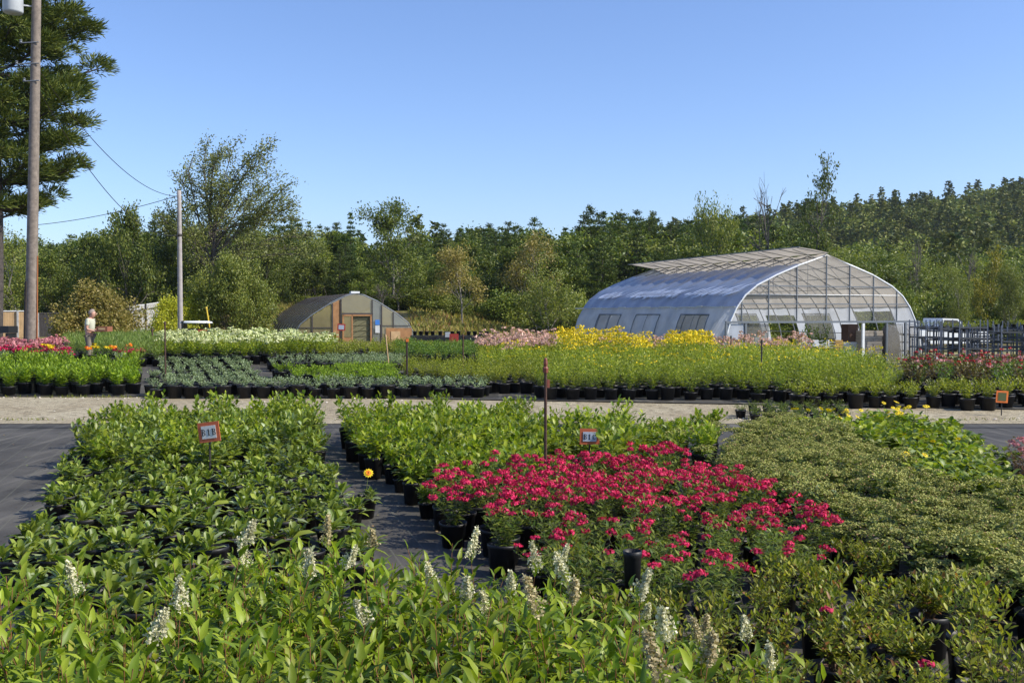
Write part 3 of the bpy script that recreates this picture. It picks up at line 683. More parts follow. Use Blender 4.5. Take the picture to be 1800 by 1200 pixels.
F1b = many(3, lambda: k_far('grey', .3, .2, 9, 12, .06, .04))
bed('potted_sage', [(-40, 619), (228, 619), (234, 627), (-40, 627)], .45, .5, F1b, 'grey green potted plant behind the leafy left bed, in front of the pink flowers', 'potted plant', 'grey green plants behind the left bed', skew=0)
FPK = many(4, lambda: k_far('phlox', .28, .2, 9, 8, .08, .03, trs=9, fm='pink', fs=.06, R0=.07, per=14))
bed('potted_phlox', [(-30, 611), (256, 612), (258, 618), (-30, 618)], .5, .45, FPK, 'potted phlox with magenta flowers in the far left row around the person', 'potted plant', 'magenta phlox in the far left row', skew=0, maxn=120)
FDP = many(3, lambda: k_far('phlox', .42, .2, 9, 8, .08, .03, trs=9, fm='dustypink', fs=.06, R0=.07, per=12))
bed('potted_phlox', [(-30, 594), (112, 596), (112, 606), (-30, 606)], .66, .5, FDP, 'dusty pink flowered potted plant at the far left behind the magenta row', 'potted plant', 'dusty pink plants at the far left', skew=0, maxn=120)
FYO = [k_far('mid', .38, .16, 7, 8, .08, .03, trs=3, fm=m, fs=.07, R0=.06, per=14) for m in ('yel', 'orng')]
for px, py, c in ((85, 620, 0), (82, 614, 0), (150, 620, 1), (163, 616, 0), (166, 624, 0), (195, 612, 1), (230, 618, 1), (84, 628, 0), (186, 637, 0)):
    x, y = at(px, 30.5 + rng.uniform(0, 2)); place('potted_marigold', FYO[c], x, y, rng.uniform(0, 6), 1.05, ('yellow' if c == 0 else 'orange') + ' flowered plant dotted among the magenta far left row', 'potted plant', ('yellow' if c == 0 else 'orange') + ' flowers among the magenta row')
FG = many(3, lambda: k_far('grass', .5, .24, 16, 10, .16, .018, e1=1.3))
bed('potted_sedge', [(112, 590), (275, 584), (288, 612), (112, 606)], .65, .46, FG, 'soft fine leaved green plant in the block behind the person', 'potted plant', 'fine grassy plants behind the person', skew=0, maxn=300)
# blue grey block in diagonal rows and its front row
FB = many(4, lambda: k_far('grey', .15, .18, 12, 10, .06, .04, pot=(.12, .17), z0=.15))
bed('potted_catmint', [(268, 627), (436, 627), (462, 648), (474, 664), (268, 662)], .26, .40, FB, 'low grey green plant in a small pot, in the grid of rows beyond the road', 'potted plant', 'grid of low grey green pots', skew=-.1, jit=.04)
FR = many(4, lambda: k_far('grey', .22, .19, 10, 10, .06, .035))
bed('potted_catmint', [(264, 660), (860, 661), (862, 668), (264, 668)], .45, .42, FR, 'grey green plant in a large black pot in the long row edging the road', 'potted plant', 'long row of grey green pots edging the road', skew=0, jit=.05)
FV = many(4, lambda: k_far('vivid', .22, .2, 12, 10, .08, .035))
bed('potted_fern', [(478, 641), (690, 637), (705, 659), (560, 660), (520, 655)], .42, .42, FV, 'low vivid green potted plant in the block left of the tall stakes', 'potted plant', 'vivid green block beyond the road', skew=-.1)
bed('potted_catmint', [(458, 624), (700, 621), (705, 632), (480, 634)], .42, .45, FR, 'grey green plant in the row behind the vivid green block', 'potted plant', 'grey green row behind the vivid block', skew=0)
FW = many(4, lambda: k_far('bright', .52, .24, 14, 12, .10, .05, trs=8, fm='white', fs=.055, R0=.075, per=10))
FW0 = many(2, lambda: k_far('lime', .5, .24, 12, 12, .10, .05, trs=2, fm='white', fs=.07, R0=.08, per=8))
bed('potted_hydrangea', [(282, 589), (440, 588), (585, 590), (585, 602), (440, 605), (282, 604)], .7, .5, FW + FW0, 'hydrangea with creamy white flower heads in the band right of the fabric path', 'potted plant', 'creamy white hydrangeas', skew=0, sc=(.95, 1.2))
FD = many(3, lambda: k_far('mid', .26, .22, 9, 10, .08, .04))
bed('potted_catmint', [(590, 622), (720, 622), (700, 632), (590, 632)], .45, .5, FR, 'dark grey green potted plant in the row in front of the small greenhouse', 'potted plant', 'dark row before the small greenhouse', skew=0)
FM = many(3, lambda: k_far('olive', .36, .26, 12, 10, .09, .04))
bed('low_potted_plant', [(560, 600), (700, 598), (850, 602), (850, 615), (560, 616)], .5, .62, FM, 'mid green potted plant in front of the small greenhouse', 'potted plant', 'mid green plants before the small greenhouse', skew=0)
FT = many(3, lambda: k_far('mid', .5, .26, 12, 12, .11, .05))
bed('dense_potted_plant', [(695, 596), (840, 600), (840, 612), (700, 612)], .68, .6, FT, 'dense dark green potted plant right of the small greenhouse', 'potted plant', 'dense dark green plants right of the small greenhouse', skew=0)
FO = many(4, lambda: k_far('olive', .50, .24, 22, 14, .055, .03))
bed('potted_spirea', [(708, 628), (850, 630), (950, 630), (950, 647), (870, 648), (760, 641), (708, 638)], .68, .44, FO, 'bushy olive green spirea in a black pot left of the yellow-green field', 'potted plant', 'olive green spireas', skew=0)
FL_ = many(4, lambda: k_far('lime', .62, .28, 22, 13, .08, .032))
FLY = many(3, lambda: k_far('lime', .68, .25, 20, 13, .075, .032, trs=4, fm='yel', fs=.04, R0=.04, per=3))
bed('potted_goldenrod', [(845, 606), (1000, 601), (1240, 605), (1420, 612), (1540, 622), (1590, 632), (1570, 651), (1350, 648), (1180, 646), (950, 645), (945, 628), (850, 624)], .80, .45, FL_ + FLY + FL_, 'yellow-green bushy plant in the wide field in front of the large greenhouse', 'potted plant', 'yellow-green field before the large greenhouse', skew=0, sc=(.92, 1.12), maxn=290, zs=(.72, 1.2),
    lab2='yellow-green bushy plants massed at the back of the wide field by the greenhouse')
FYC = many(3, lambda: k_far('lime', .98, .27, 18, 12, .10, .04, trs=12, fm='yel', fs=.06, R0=.10, per=5))
bed('potted_coneflower', [(975, 589), (1140, 590), (1140, 598), (975, 598)], 1.2, .75, FYC, 'tall coneflower topped with golden yellow blooms left of the large greenhouse side', 'potted plant', 'tall golden coneflowers', skew=0, sc=(.8, 1.2))
bed('potted_coneflower', [(1172, 590), (1245, 591), (1245, 598), (1172, 598)], 1.22, .62, FYC, 'tall golden coneflower below the nearest side window of the large greenhouse', 'potted plant', 'golden coneflowers below the greenhouse window', skew=0, sc=(.95, 1.15))
FPP = many(3, lambda: k_far('olive', .98, .24, 12, 12, .10, .035, trs=9, fm='palepink', fs=.06, R0=.09, per=12))
bed('potted_joe_pye_weed', [(850, 588), (975, 588), (975, 597), (850, 597)], 1.2, .65, FPP, 'tall plant topped with dusty pink plumes left of the golden coneflowers', 'potted plant', 'pink plumed plants left of the coneflowers', skew=0, sc=(.9, 1.15))
bed('potted_joe_pye_weed', [(1000, 593), (1170, 594), (1420, 596), (1420, 603), (1170, 600), (1000, 599)], 1.1, .95, FPP, 'tall pink plumed plant scattered before the large greenhouse', 'potted plant', 'pink plumed plants before the large greenhouse', skew=0, sc=(.8, 1.1), drop=.25)
# right: burgundy roses, low row, edging row
FRR = many(4, lambda: k_far('redleaf', .6, .28, 16, 13, .09, .05, trs=int(1 + (rng.random() < .5)), fm='red', fs=.05, R0=.05, per=8)); FRP = many(2, lambda: k_far('mid', .55, .28, 16, 11, .09, .045, trs=3, fm='dustypink', fs=.055, R0=.055, per=8))
bed('potted_dahlia', [(1585, 634), (1700, 630), (1850, 629), (1850, 650), (1700, 650), (1600, 648)], .72, .5, FRR + FRP, 'dark leaved dahlia with red or pink blooms beyond the road at right', 'potted plant', 'dark leaved dahlias at right', skew=0, sc=(.9, 1.2))
FE = many(4, lambda: k_far('olive', .30, .24, 16, 12, .07, .035))
bed('low_potted_plant', [(1400, 676), (1560, 672), (1850, 676), (1850, 688), (1400, 686)], .43, .42, FE, 'low green potted plant in the row edging the road at right', 'potted plant', 'low row edging the road at right', skew=0)
bed('potted_lavender', [(1600, 660), (1850, 662), (1850, 674), (1600, 672)], .33, .5, FB, 'low bluish plant between the dahlias and the low green row at right', 'potted plant', 'low bluish row at right', skew=0)
# ================================================================== LARGE GREENHOUSE
def prof_z(prof, n=None):
    us = [p[0] for p in prof]; zs = [p[1] for p in prof]; return us, zs
AX = np.array([-.334, .943]); WD = np.array([.943, .334])      # length direction and gable direction of both greenhouses
def poly_mat(name, col, alpha, rough, streak=None, rib=None, spec=.6, dirt=.2):
    m, t, b, o = new_mat(name); L = t.links; tc = t.nodes.new('ShaderNodeTexCoord')
    n = t.nodes.new('ShaderNodeTexNoise'); n.inputs['Scale'].default_value = 1.2; n.inputs['Detail'].default_value = 7; L.new(tc.outputs['Object'], n.inputs[0])
    r = t.nodes.new('ShaderNodeMapRange'); r.inputs[1].default_value = .3; r.inputs[2].default_value = .7; r.inputs[3].default_value = 1 - dirt; r.inputs[4].default_value = 1 + dirt * .5; L.new(n.outputs[0], r.inputs[0])
    v = t.nodes.new('ShaderNodeVectorMath'); v.operation = 'SCALE'; v.inputs[0].default_value = col; L.new(r.outputs[0], v.inputs['Scale'])
    L.new(v.outputs[0], b.inputs['Base Color']); b.inputs['Roughness'].default_value = rough; b.inputs['Specular IOR Level'].default_value = spec
    tr = t.nodes.new('ShaderNodeBsdfTranslucent'); L.new(v.outputs[0], tr.inputs[0])
    mx = t.nodes.new('ShaderNodeMixShader'); mx.inputs[0].default_value = .5; L.new(b.outputs[0], mx.inputs[1]); L.new(tr.outputs[0], mx.inputs[2])
    tp = t.nodes.new('ShaderNodeBsdfTransparent'); m2 = t.nodes.new('ShaderNodeMixShader'); m2.inputs[0].default_value = alpha
    L.new(tp.outputs[0], m2.inputs[1]); L.new(mx.outputs[0], m2.inputs[2]); L.new(m2.outputs[0], o.inputs[0])
    return m
M['film'] = poly_mat('white_greenhouse_film', (.64, .68, .74), .97, .35)
M['rooffilm'] = poly_mat('sky_tinted_roof_film', (.40, .48, .68), .97, .2, spec=.9)  # blue in the base colour paints in the sky reflected by the film
M['shadefilm'] = poly_mat('beige_roof_film', (.52, .47, .40), .96, .5)
M['clearfilm'] = poly_mat('clear_end_wall_film', (.50, .48, .43), .38, .2)
M['curtain'] = poly_mat('grey_mesh_curtain', (.28, .28, .25), .5, .6)
M['amber'] = poly_mat('amber_aged_glazing', (.50, .42, .22), .62, .3)
M['greyglz'] = poly_mat('grey_aged_glazing', (.36, .38, .35), .72, .3)
M['scuff'] = plain('whitened_film_scuff', (.80, .84, .92), .7)
GX, GY = 9.04, 44.0; GW, GL = 10.6, 16.6
PR = [(-5.3, 0), (-5.27, .6), (-5.15, 1.25), (-4.93, 1.9), (-4.62, 2.5), (-4.2, 3.02), (-3.6, 3.46), (-2.6, 3.92), (-1.4, 4.38), (0, 4.85),
      (1.3, 4.40), (2.5, 3.98), (3.6, 3.46), (4.2, 3.02), (4.62, 2.5), (4.93, 1.9), (5.15, 1.25), (5.27, .6), (5.3, 0)]
gh = empty('greenhouse', (GX + WD[0] * GW / 2, GY + WD[1] * GW / 2, -.02), math.atan2(WD[1], WD[0]), 'large arched greenhouse with sky-tinted white film, open gable end and raised roof vent', 'greenhouse')
def cover(name, i0, i1, mat, y0=0, y1=GL, holes=(), seg=66, off=0.0, parent=gh, pr=PR, ripple=.03):
    """film between profile points i0..i1; holes = (yA, yB, zA, zB)"""
    P = []
    for a in range(i0, i1):
        for q in range(3): t = q / 3; P.append([pr[a][k] * (1 - t) + pr[a + 1][k] * t for k in (0, 1)])
    P.append(list(pr[i1])); P = np.array(P); ys = np.linspace(y0, y1, seg + 1)
    ge = Geo(); nP = len(P)
    nx = nrm(np.stack([P[:, 0] / 5.3, P[:, 1] / 5.0], -1))
    V = np.array([[P[i, 0] + nx[i, 0] * (off + ripple * math.sin(y * 4.55 + .2) + .01 * math.sin(y * 17 + i)), y, P[i, 1] + nx[i, 1] * (off + ripple * math.sin(y * 4.55 + .2))] for y in ys for i in range(nP)])
    F = []
    for j in range(seg):
        ym = (ys[j] + ys[j + 1]) / 2
        for i in range(nP - 1):
            zm = (P[i, 1] + P[i + 1, 1]) / 2
            if any(a < ym < b and c < zm < d for a, b, c, d in holes): continue
            F.append([j * nP + i, j * nP + i + 1, (j + 1) * nP + i + 1, (j + 1) * nP + i])
    ge.add(V, F); return obj(name, ge, mat, parent, smooth=True)
WL = [(1.9, 4.5, .7, 2.15), (6.6, 9.2, .7, 2.15), (11.0, 13.8, .7, 2.15)]
cover('side_cover', 0, 4, M['film'], holes=[WL[0], WL[2]])
cover('side_cover', 14, 18, M['film'], holes=[(1.6, 4.4, .0, 2.35), (6.2, 8.6, .9, 2.2), (9.4, 12.0, .0, 2.2), (13, 15.2, .9, 2.2)])
cover('roof_cover', 4, 8, M['rooffilm'])
cover('roof_cover', 9, 14, M['shadefilm'])
# whitened, worn patches on the left roof film
ge = Geo()
def pp(u): a = int(u); f = u - a; return PR[a][0] * (1 - f) + PR[a + 1][0] * f, PR[a][1] * (1 - f) + PR[a + 1][1] * f
for k in range(420):
    yb = rng.uniform(1.2, 15.4)
    if math.sin(yb * 1.9) + math.sin(yb * .8 + 1) < rng.uniform(-1.6, .8): continue
    u0 = 5.05 + rng.normal(0, .12); l = rng.uniform(.3, 1.3); n_ = 6; wd = rng.uniform(.02, .07); P_ = []
    for q in range(n_ + 1):
        t_ = q / n_; u = u0 + .55 * l * t_; y = yb - .9 * l * t_; w1 = wd * math.sin(math.pi * (.08 + .9 * t_)); (xa, za), (xb, zb) = pp(u - w1), pp(u + w1)
        P_ += [(xa - .05, y, za + .05), (xb - .05, y + w1, zb + .05)]
    ge.add(P_, [[2 * q, 2 * q + 2, 2 * q + 3, 2 * q + 1] for q in range(n_)])
obj('worn_patches', ge, M['scuff'], gh)
# seam strip (frayed) between side and roof, eave rail
ge = Geo(); 
for side in (-1, 1):
    y = 0
    while y < GL:
        l = rng.uniform(.3, 1.6); ge.box((side * 4.66, y + l / 2, 2.5 + rng.normal(0, .012)), (.05, l * .94, rng.uniform(.03, .075))); y += l
obj('seam_strip', ge, M['offwhite'], gh)
# vent flap, hinged on the ridge
vf = Geo(); FL = 1.55; z1 = 5.12
yy = np.linspace(-.15, GL + .35, 40)
V = np.array([[u, y, z] for y in yy for u, z in ((.02, 4.89), (-.8, 5.03), (-FL, z1 + .012 * math.sin(y * 5)))]); F = [[j * 3 + i, j * 3 + i + 1, j * 3 + 4 + i, j * 3 + 3 + i] for j in range(39) for i in (0, 1)]
vf.add(V, F); flap = obj('roof_vent', vf, M['shadefilm'], gh)
ge = Geo()
for y in np.arange(0, GL, 1.38): ge.bar((0, y, 4.86), (-FL, y, z1 - .03), .016, 4); 
for y in np.arange(.3, GL, 2.76): ge.bar((-.1, y, 4.6), (-FL * .9, y + .3, z1 - .05), .012, 4)
ge.tube([(-FL, -.15, z1), (-FL, GL + .35, z1)], .022, 5); obj('vent_rib', ge, M['frame'], flap)
# hoops, purlins
def arch_pts(off=0, pr=PR): 
    P = np.array(pr); return np.stack([P[:, 0] * (1 - off / 5.3), np.zeros(len(P)), P[:, 1] * (1 - off / 5)], -1)
for y in np.arange(0, GL + .1, 1.38):
    ge = Geo(); ge.tube(arch_pts(.04), .028 if y > 0 else .042, 6); ge.tube([(-4.0, 0, 3.02), (4.0, 0, 3.02)], .018, 4)
    if y > .5: ge.bar((-2.6, 0, 3.02), (-1.2, 0, 4.3), .014, 4); ge.bar((2.6, 0, 3.02), (1.2, 0, 4.3), .014, 4); ge.bar((0, 0, 3.02), (0, 0, 4.75), .014, 4)
    obj('hoop', ge, M['galv'] if y > 0 else M['white'], gh, (0, y, 0), True)
ge = Geo()
for u, z in ((-5.05, 1.2), (5.05, 1.2), (-4.5, 2.5), (4.5, 2.5), (-3.5, 3.38), (3.5, 3.38), (2.4, 3.85), (-2.5, 3.85), (0, 4.72), (1.2, 4.3)): ge.tube([(u, 0, z), (u, GL, z)], .02, 5)
obj('purlin', ge, M['galv'], gh)
# end wall grid
HZ = 1.82
def arch_z(u, pr=PR):
    return float(np.interp(u, [p[0] for p in pr], [p[1] for p in pr]))
ge = Geo()
for u in (-4.35, -3.0, -1.55, 0, 1.25, 2.55, 3.85): ge.box((u, 0, (HZ + arch_z(u)) / 2), (.038, .06, arch_z(u) - HZ))
for z in (2.62, 3.4): 
    hw = [p[0] for p in PR if p[0] > 0]; uu = float(np.interp(-z, [-p[1] for p in PR if p[0] >= 0], [p[0] for p in PR if p[0] >= 0])); ge.box((0, .0, z), (2 * uu, .05, .045))
ge.box((0, -.01, HZ), (10.3, .1, .09)); obj('end_wall_frame', ge, M['frame'], gh)
V = [(u, .035, z) for u, z in PR[2:-2]]; V = [(x, y, max(z, HZ)) for x, y, z in V]
ge = Geo(); ge.add(V, [list(range(len(V)))]); obj('end_wall_glazing', ge, M['clearfilm'], gh)
# below the header: posts, solid and clear panels
for u in (-5.12, -4.15, 2.0, 3.3, 4.35, 5.1):
    ge = Geo(); ge.box((u, 0, (HZ - .05) / 2), (.09 if abs(u) != 2.0 else .12, .09, HZ - .05)); obj('post', ge, M['white'] if u == 2.0 else M['frame'], gh)
ge = Geo(); ge.box((-4.65, .02, .88), (.85, .03, 1.74)); obj('end_panel', ge, M['film'], gh)
ge = Geo(); ge.box((-3.5, .06, .88), (1.1, .03, 1.74)); obj('end_panel', ge, M['curtain'], gh)
for u in (3.82, 4.72): ge = Geo(); ge.box((u, .02, .88), (.82, .02, 1.7)); obj('end_panel', ge, M['clearfilm'], gh)
# far end wall
V = [(u, GL, z) for u, z in PR]; ge = Geo(); ge.add(V, [list(range(len(V)))]); obj('rear_wall', ge, M['film'], gh)
# side windows: frames with mesh screens
def side_win(y0, y1, z0, z1, sgn, screen):
    def uz(z): return sgn * float(np.interp(z, [0, .6, 1.25, 1.9, 2.5], [5.3, 5.27, 5.15, 4.93, 4.62]))
    ge = Geo()
    zz = np.linspace(z0, z1, 5)
    for y in (y0, y1, (y0 + y1) / 2): ge.tube([(uz(z) + sgn * .03, y, z) for z in zz], .028 if y != (y0 + y1) / 2 else .014, 4)
    for z in (z0, z1): ge.tube([(uz(z) + sgn * .03, y0, z), (uz(z) + sgn * .03, y1, z)], .03, 4)
    f = obj('side_window', ge, M['frame'], gh)
    if screen:
        ge = Geo(); V = [(uz(z), y, z) for z in zz for y in (y0, y1)]; ge.add(V, [[2 * i, 2 * i + 1, 2 * i + 3, 2 * i + 2] for i in range(4)]); obj('screen', ge, M['curtain'], f)
side_win(*WL[0], -1, True); side_win(*WL[1], -1, False); side_win(*WL[2], -1, False)
for a in ((6.2, 8.6, .9, 2.2), (13, 15.2, .9, 2.2)): side_win(*a, 1, True)
def inside(u, v, z=0): # greenhouse coordinates to world
    return gh.location.x + WD[0] * u + AX[0] * v, gh.location.y + WD[1] * u + AX[1] * v, z
GA = math.atan2(WD[1], WD[0])
# things seen inside
def thing(name, loc, rz, label, cat, group=None): return empty(name, loc, rz, label, cat, group)
t = thing('storage_cabinet', inside(2.35, 1.4), GA, 'white box cabinet with a brown doorway block above, just inside the greenhouse', 'cabinet')
ge = Geo(); ge.bbox((-.55, -.3, .05), (.55, .3, .85)); obj('cabinet_body', ge, M['white'], t)
ge = Geo(); ge.bbox((-.5, -.33, .08), (-.02, -.305, .8)); ge.bbox((.02, -.33, .08), (.5, -.305, .8)); obj('door', ge, M['offwhite'], t)
ge = Geo(); ge.bbox((-.28, -.25, .86), (.28, .25, 1.68)); obj('doorway_block', ge, plain('brown_doorway', (.09, .05, .035), .8), t)  # solid brown block added to stand for the dark doorway
t = thing('yellow_crate', inside(1.45, 1.2), GA + .1, 'small yellow-brown crate standing left of the white cabinet', 'crate')
ge = Geo()
for z in (.5, .62, .74, .86): ge.bbox((-.22, -.2, z), (.22, .2, z + .09))
obj('crate_slats', ge, plain('yellow_crate_wood', (.45, .28, .08), .8), t)
ge = Geo(); ge.bbox((-.2, -.18, 0), (.2, .18, .49)); obj('crate_stand', ge, M['darkboard'], t)
for i, (u, v, s) in enumerate(((-1.2, 3.2, .38), (-1.6, 3.6, .3), (3.4, 2.2, .32))):
    t = thing('cardboard_box', inside(u, v), GA + i * .4, ['larger cardboard box on the floor in the middle of the greenhouse', 'smaller cardboard box behind the larger one inside the greenhouse', 'cardboard box beside the stacked pallet goods in the greenhouse'][i], 'box')
    ge = Geo(); ge.bbox((-s, -s * .8, 0), (s, s * .8, s * 1.3)); obj('carton', ge, M['cardboard'], t)
    ge = Geo(); ge.box((-s * 1.2, 0, s * 1.36), (s * .5, s * 1.5, .015), Matrix.Rotation(.5, 3, 'Y')); ge.box((s * 1.2, 0, s * 1.36), (s * .5, s * 1.5, .015), Matrix.Rotation(-.5, 3, 'Y')); obj('flap', ge, M['cardboard'], t)
t = thing('pallet_stack', inside(3.0, .9), GA, 'tall beige stack of wrapped pallet goods at the right of the open gable', 'pallet stack')
ge = Geo()
for z in np.arange(.14, 1.3, .125):
    for k in range(2): ge.box((rng.normal(0, .015) + (k - .5) * .5, rng.normal(0, .015), z + .06), (.49, .8, .115), Matrix.Rotation(rng.normal(0, .02), 3, 'Z'))
obj('bags', ge, M['concrete'], t)
ge = Geo(); [ge.bbox((-.55, y - .05, .1), (.55, y + .05, .13)) for y in (-.4, -.2, 0, .2, .4)]; [ge.bbox((x - .05, -.45, .01), (x + .05, .45, .1)) for x in (-.5, 0, .5)]; obj('pallet', ge, M['weathered'], t)
t = thing('potting_fan', inside(4.2, .9), GA, 'dark shrouded machine behind the clear panel at the right end of the gable', 'machine')
ge = Geo(); ge.lathe([(.05, .05), (.42, .05), (.5, .6), (.44, 1.3), (.2, 1.62), (.02, 1.66)], 12); obj('shroud', ge, plain('dark_shroud', (.10, .10, .10), .8, noise=.3), t, smooth=True)
ge = Geo(); [ge.bbox((.5, -.3, z), (1.0, .3, z + .05)) for z in (.4, .8, 1.2)]; [ge.bar((x, y, 0), (x, y, 1.6), .02, 4) for x in (.52, .98) for y in (-.28, .28)]; obj('rack', ge, M['galv'], t)
t = thing('shelf_rack', inside(-3.2, 2.4), GA, 'tall slatted wooden rack behind the left part of the gable', 'rack')
for z in (.3, .7, 1.1, 1.5): ge = Geo(); ge.bbox((-.55, -.25, z), (.55, .25, z + .05)); obj('shelf', ge, M['plywood'], t)
ge = Geo(); [ge.bbox((x - .03, y - .03, 0), (x + .03, y + .03, 1.8)) for x in (-.55, .55) for y in (-.25, .25)]; obj('uprights', ge, M['darkboard'], t)
IK = many(2, lambda: k_far('mid', .8, .4, 16, 14, .14, .06, pot=(.2, .3)))
for u, v, s in ((-2.6, 4.5, 1.3), (-2.0, 6, 1.5), (-1.0, 5.0, 1.2), (.0, 6.5, 1.4), (2.4, 3.4, 1.5), (2.9, 5, 1.6), (-.4, 2.6, .8)):
    p = inside(u, v); place('potted_shrub', IK[rng.integers(2)], p[0], p[1], rng.uniform(0, 6), s, 'green shrub in a pot on the floor inside the large greenhouse', 'potted plant', 'shrubs inside the large greenhouse')

# ================================================================== SMALL GREENHOUSE
SX, SY = -12.3, 58.0; SW, SL = 6.9, 16.0
sg0 = g(-9, 60) - .45
PS = [(-3.45, 0), (-3.42, .9), (-3.1, 1.45), (-2.4, 2.0), (-1.25, 2.72), (-.5, 3.08), (0, 3.2), (.5, 3.1), (1.25, 2.76), (2.4, 2.05), (3.1, 1.5), (3.42, .9), (3.45, 0)]
sg = empty('greenhouse', (SX + WD[0] * SW / 2, SY + WD[1] * SW / 2, sg0), GA, 'small low amber greenhouse with orange plywood end wall, at the left', 'greenhouse')
pk = dict(parent=sg, pr=PS, ripple=.02, seg=30)
cover('roof_cover', 0, 6, M['greyglz'], 0, SL, **pk); cover('roof_cover', 6, 12, M['greyglz'], 0, SL, **pk)
for y in np.arange(0, SL + .1, 1.23):
    ge = Geo(); P = np.array(PS); ge.tube(np.stack([P[:, 0], np.zeros(len(P)), P[:, 1]], -1) * [1.012, 1, 1.012], .03, 5); obj('hoop', ge, M['galv'] if y == 0 else M['darkmetal'], sg, (0, y, 0), True)
def sz(u): return arch_z(u, PS)
def wallpoly(us, zl, y=0):  # polygon under the arch
    top = [(u, y, sz(u) - .03) for u in us]; return top + [(us[-1], y, zl), (us[0], y, zl)]
for us, mat in (([-3.4, -3.1, -2.5], M['amber']), ([-2.46, -1.9, -1.35], M['amber']), ([-1.3, -.85], M['plywood']), ([1.0, 1.5], M['greyglz']), ([1.56, 2.2], M['amber']), ([2.25, 2.9, 3.4], M['greyglz'])):
    ge = Geo(); v = wallpoly(us, 0); ge.add(v, [list(range(len(v)))]); obj('end_panel', ge, mat, sg)
ge = Geo(); v = wallpoly([-.8, -.5, 0, .5, .95], 2.05); ge.add(v, [list(range(len(v)))]); obj('end_panel', ge, M['amber'], sg)
fr = Geo()
for u in (-2.48, -1.33, -.83, .98, 1.53, 2.22): fr.box((u, -.03, sz(u) / 2), (.07, .05, sz(u) - .05))
fr.box((.08, -.04, 2.05), (1.9, .05, .09)); fr.box((-2.3, -.03, 1.25), (1.9, .04, .05)); fr.box((2.4, -.03, 1.35), (1.7, .04, .05)); fr.box((-2.3, -.03, .6), (1.9, .04, .04)); obj('end_wall_frame', fr, M['darkboard'], sg)
ge = Geo(); [ge.box((u, -.06, 1.0), (.09, .05, 2.0)) for u in (-.72, -.2, .9)]; ge.box((-.46, -.06, .35), (.5, .03, .65)); ge.box((.1, -.06, 1.96), (1.7, .05, .09)); door = obj('door', ge, M['plywood'], sg)
ge = Geo(); ge.box((-.46, -.055, 1.3), (.44, .02, 1.2)); obj('pane', ge, M['amber'], door)
ge = Geo()
for k in range(12): 
    z = .1 + k * .16; ge.bar((-.12, .02, z), (.86, .02, z + .55 if k % 2 else z - .3 + .35), .014, 3)
ge.box((.36, .06, 1.0), (1.05, .01, 1.9)); obj('mesh_screen', ge, plain('olive_mesh', (.16, .15, .08), .9), sg)
ge = Geo(); ge.box((2.55, -.05, .62), (1.55, .03, 1.2)); obj('plywood_panel', ge, M['plywood'], sg)
ge = Geo(); ge.box((2.35, -.08, .55), (.55, .03, .95)); obj('hatch', ge, M['cedar'], sg)
ge = Geo(); ge.box((1.28, -.06, 1.55), (.26, .02, .3)); obj('blue_notice', ge, M['bluesign'], sg)
ge = Geo(); ge.box((1.28, -.06, 1.15), (.26, .02, .42)); obj('white_notice', ge, M['offwhite'], sg)
ge = Geo(); ge.box((0, .2, 3.28), (.5, .5, .12)); obj('ridge_cap', ge, M['white'], sg)

# ================================================================== POLES AND WIRES
def gz(px, D): x, y = at(px, D); return x, y, g(x, y)
x1, y1, z1_ = gz(52, 34.8)
up = empty('utility_pole', (x1, y1, z1_ - .3), 0, 'tall weathered wooden utility pole carrying a grey transformer, at the left', 'utility pole')
hp = 13.2; lean = .030
P = np.array([(lean * h, 0, h) for h in np.linspace(0, hp, 12)]); ge = Geo(); ge.tube(P, np.linspace(.20, .14, 12), 16); obj('pole', ge, M['poplar'], up, smooth=True)
ge = Geo(); ge.lathe([(.203, .2), (.203, 1.4), (.200, 2.7), (.196, 3.0)], 16); ob = obj('creosote_butt', ge, plain('creosoted_wood', (.045, .035, .03), .9, noise=.5, nscale=3), up, smooth=True); ob.rotation_euler = (0, lean, 0); ob.scale = (.5, .98, 1); ob.location = (-.106, 0, 0)
ge = Geo(); tz = zat(28, 34.8) - z1_ + .3; ge.lathe([(.02, tz - .02), (.30, tz), (.32, tz + .06), (.32, tz + .85), (.34, tz + .9), (.2, tz + 1.02), (.02, tz + 1.05)], 16, c=(-.28, -.3, 0)); ge.bar((-.28, -.25, tz + .3), (.3, 0, tz + .3), .03, 5)
tr_ = obj('transformer', ge, plain('transformer_grey', (.45, .48, .50), .5, noise=.15, nscale=3), up, smooth=True)
ge = Geo(); [ge.lathe([(.02, 0), (.06, .02), (.03, .06), (.06, .09), (.03, .13), (.05, .16), (.01, .2)], 8, c=(-.28 + dx, -.3, tz + 1.05)) for dx in (-.12, .12)]; obj('bushing', ge, M['darkboard'], tr_)
ge = Geo()
for py, l in ((115, .5), (78, .35), (145, .25)):
    z = zat(py, 34.8) - z1_ + .3; ge.bar((-l + .2, -.15, z), (.5, -.15, z + .03), .02, 5); ge.lathe([(.02, 0), (.05, .02), (.03, .06), (.05, .1), (.01, .12)], 8, c=(-l + .25, -.15, z))
for k in range(0): ge.tube([(.1 + k * .03, -.24, zat(150, 34.8) - z1_), (.0 + k * .02, -.3, zat(170, 34.8) - z1_), (.14, -.2, zat(190, 34.8) - z1_)], .012, 4)
obj('brackets', ge, M['galv'], up)
ge = Geo(); ge.tube([(.25, -.02, .3), (.31, -.02, 3.55)], .02, 6); t = obj('guy_guard', ge, M['orange'], None, (x1, y1, z1_)); tag(t, 'thin orange tube standing against the right side of the tall pole', 'guy guard')
x2, y2, z2 = gz(317, 60)
p2 = empty('utility_pole', (x2, y2, z2 - .3), 0, 'smaller pale wooden pole without transformer, behind the golf cart', 'utility pole')
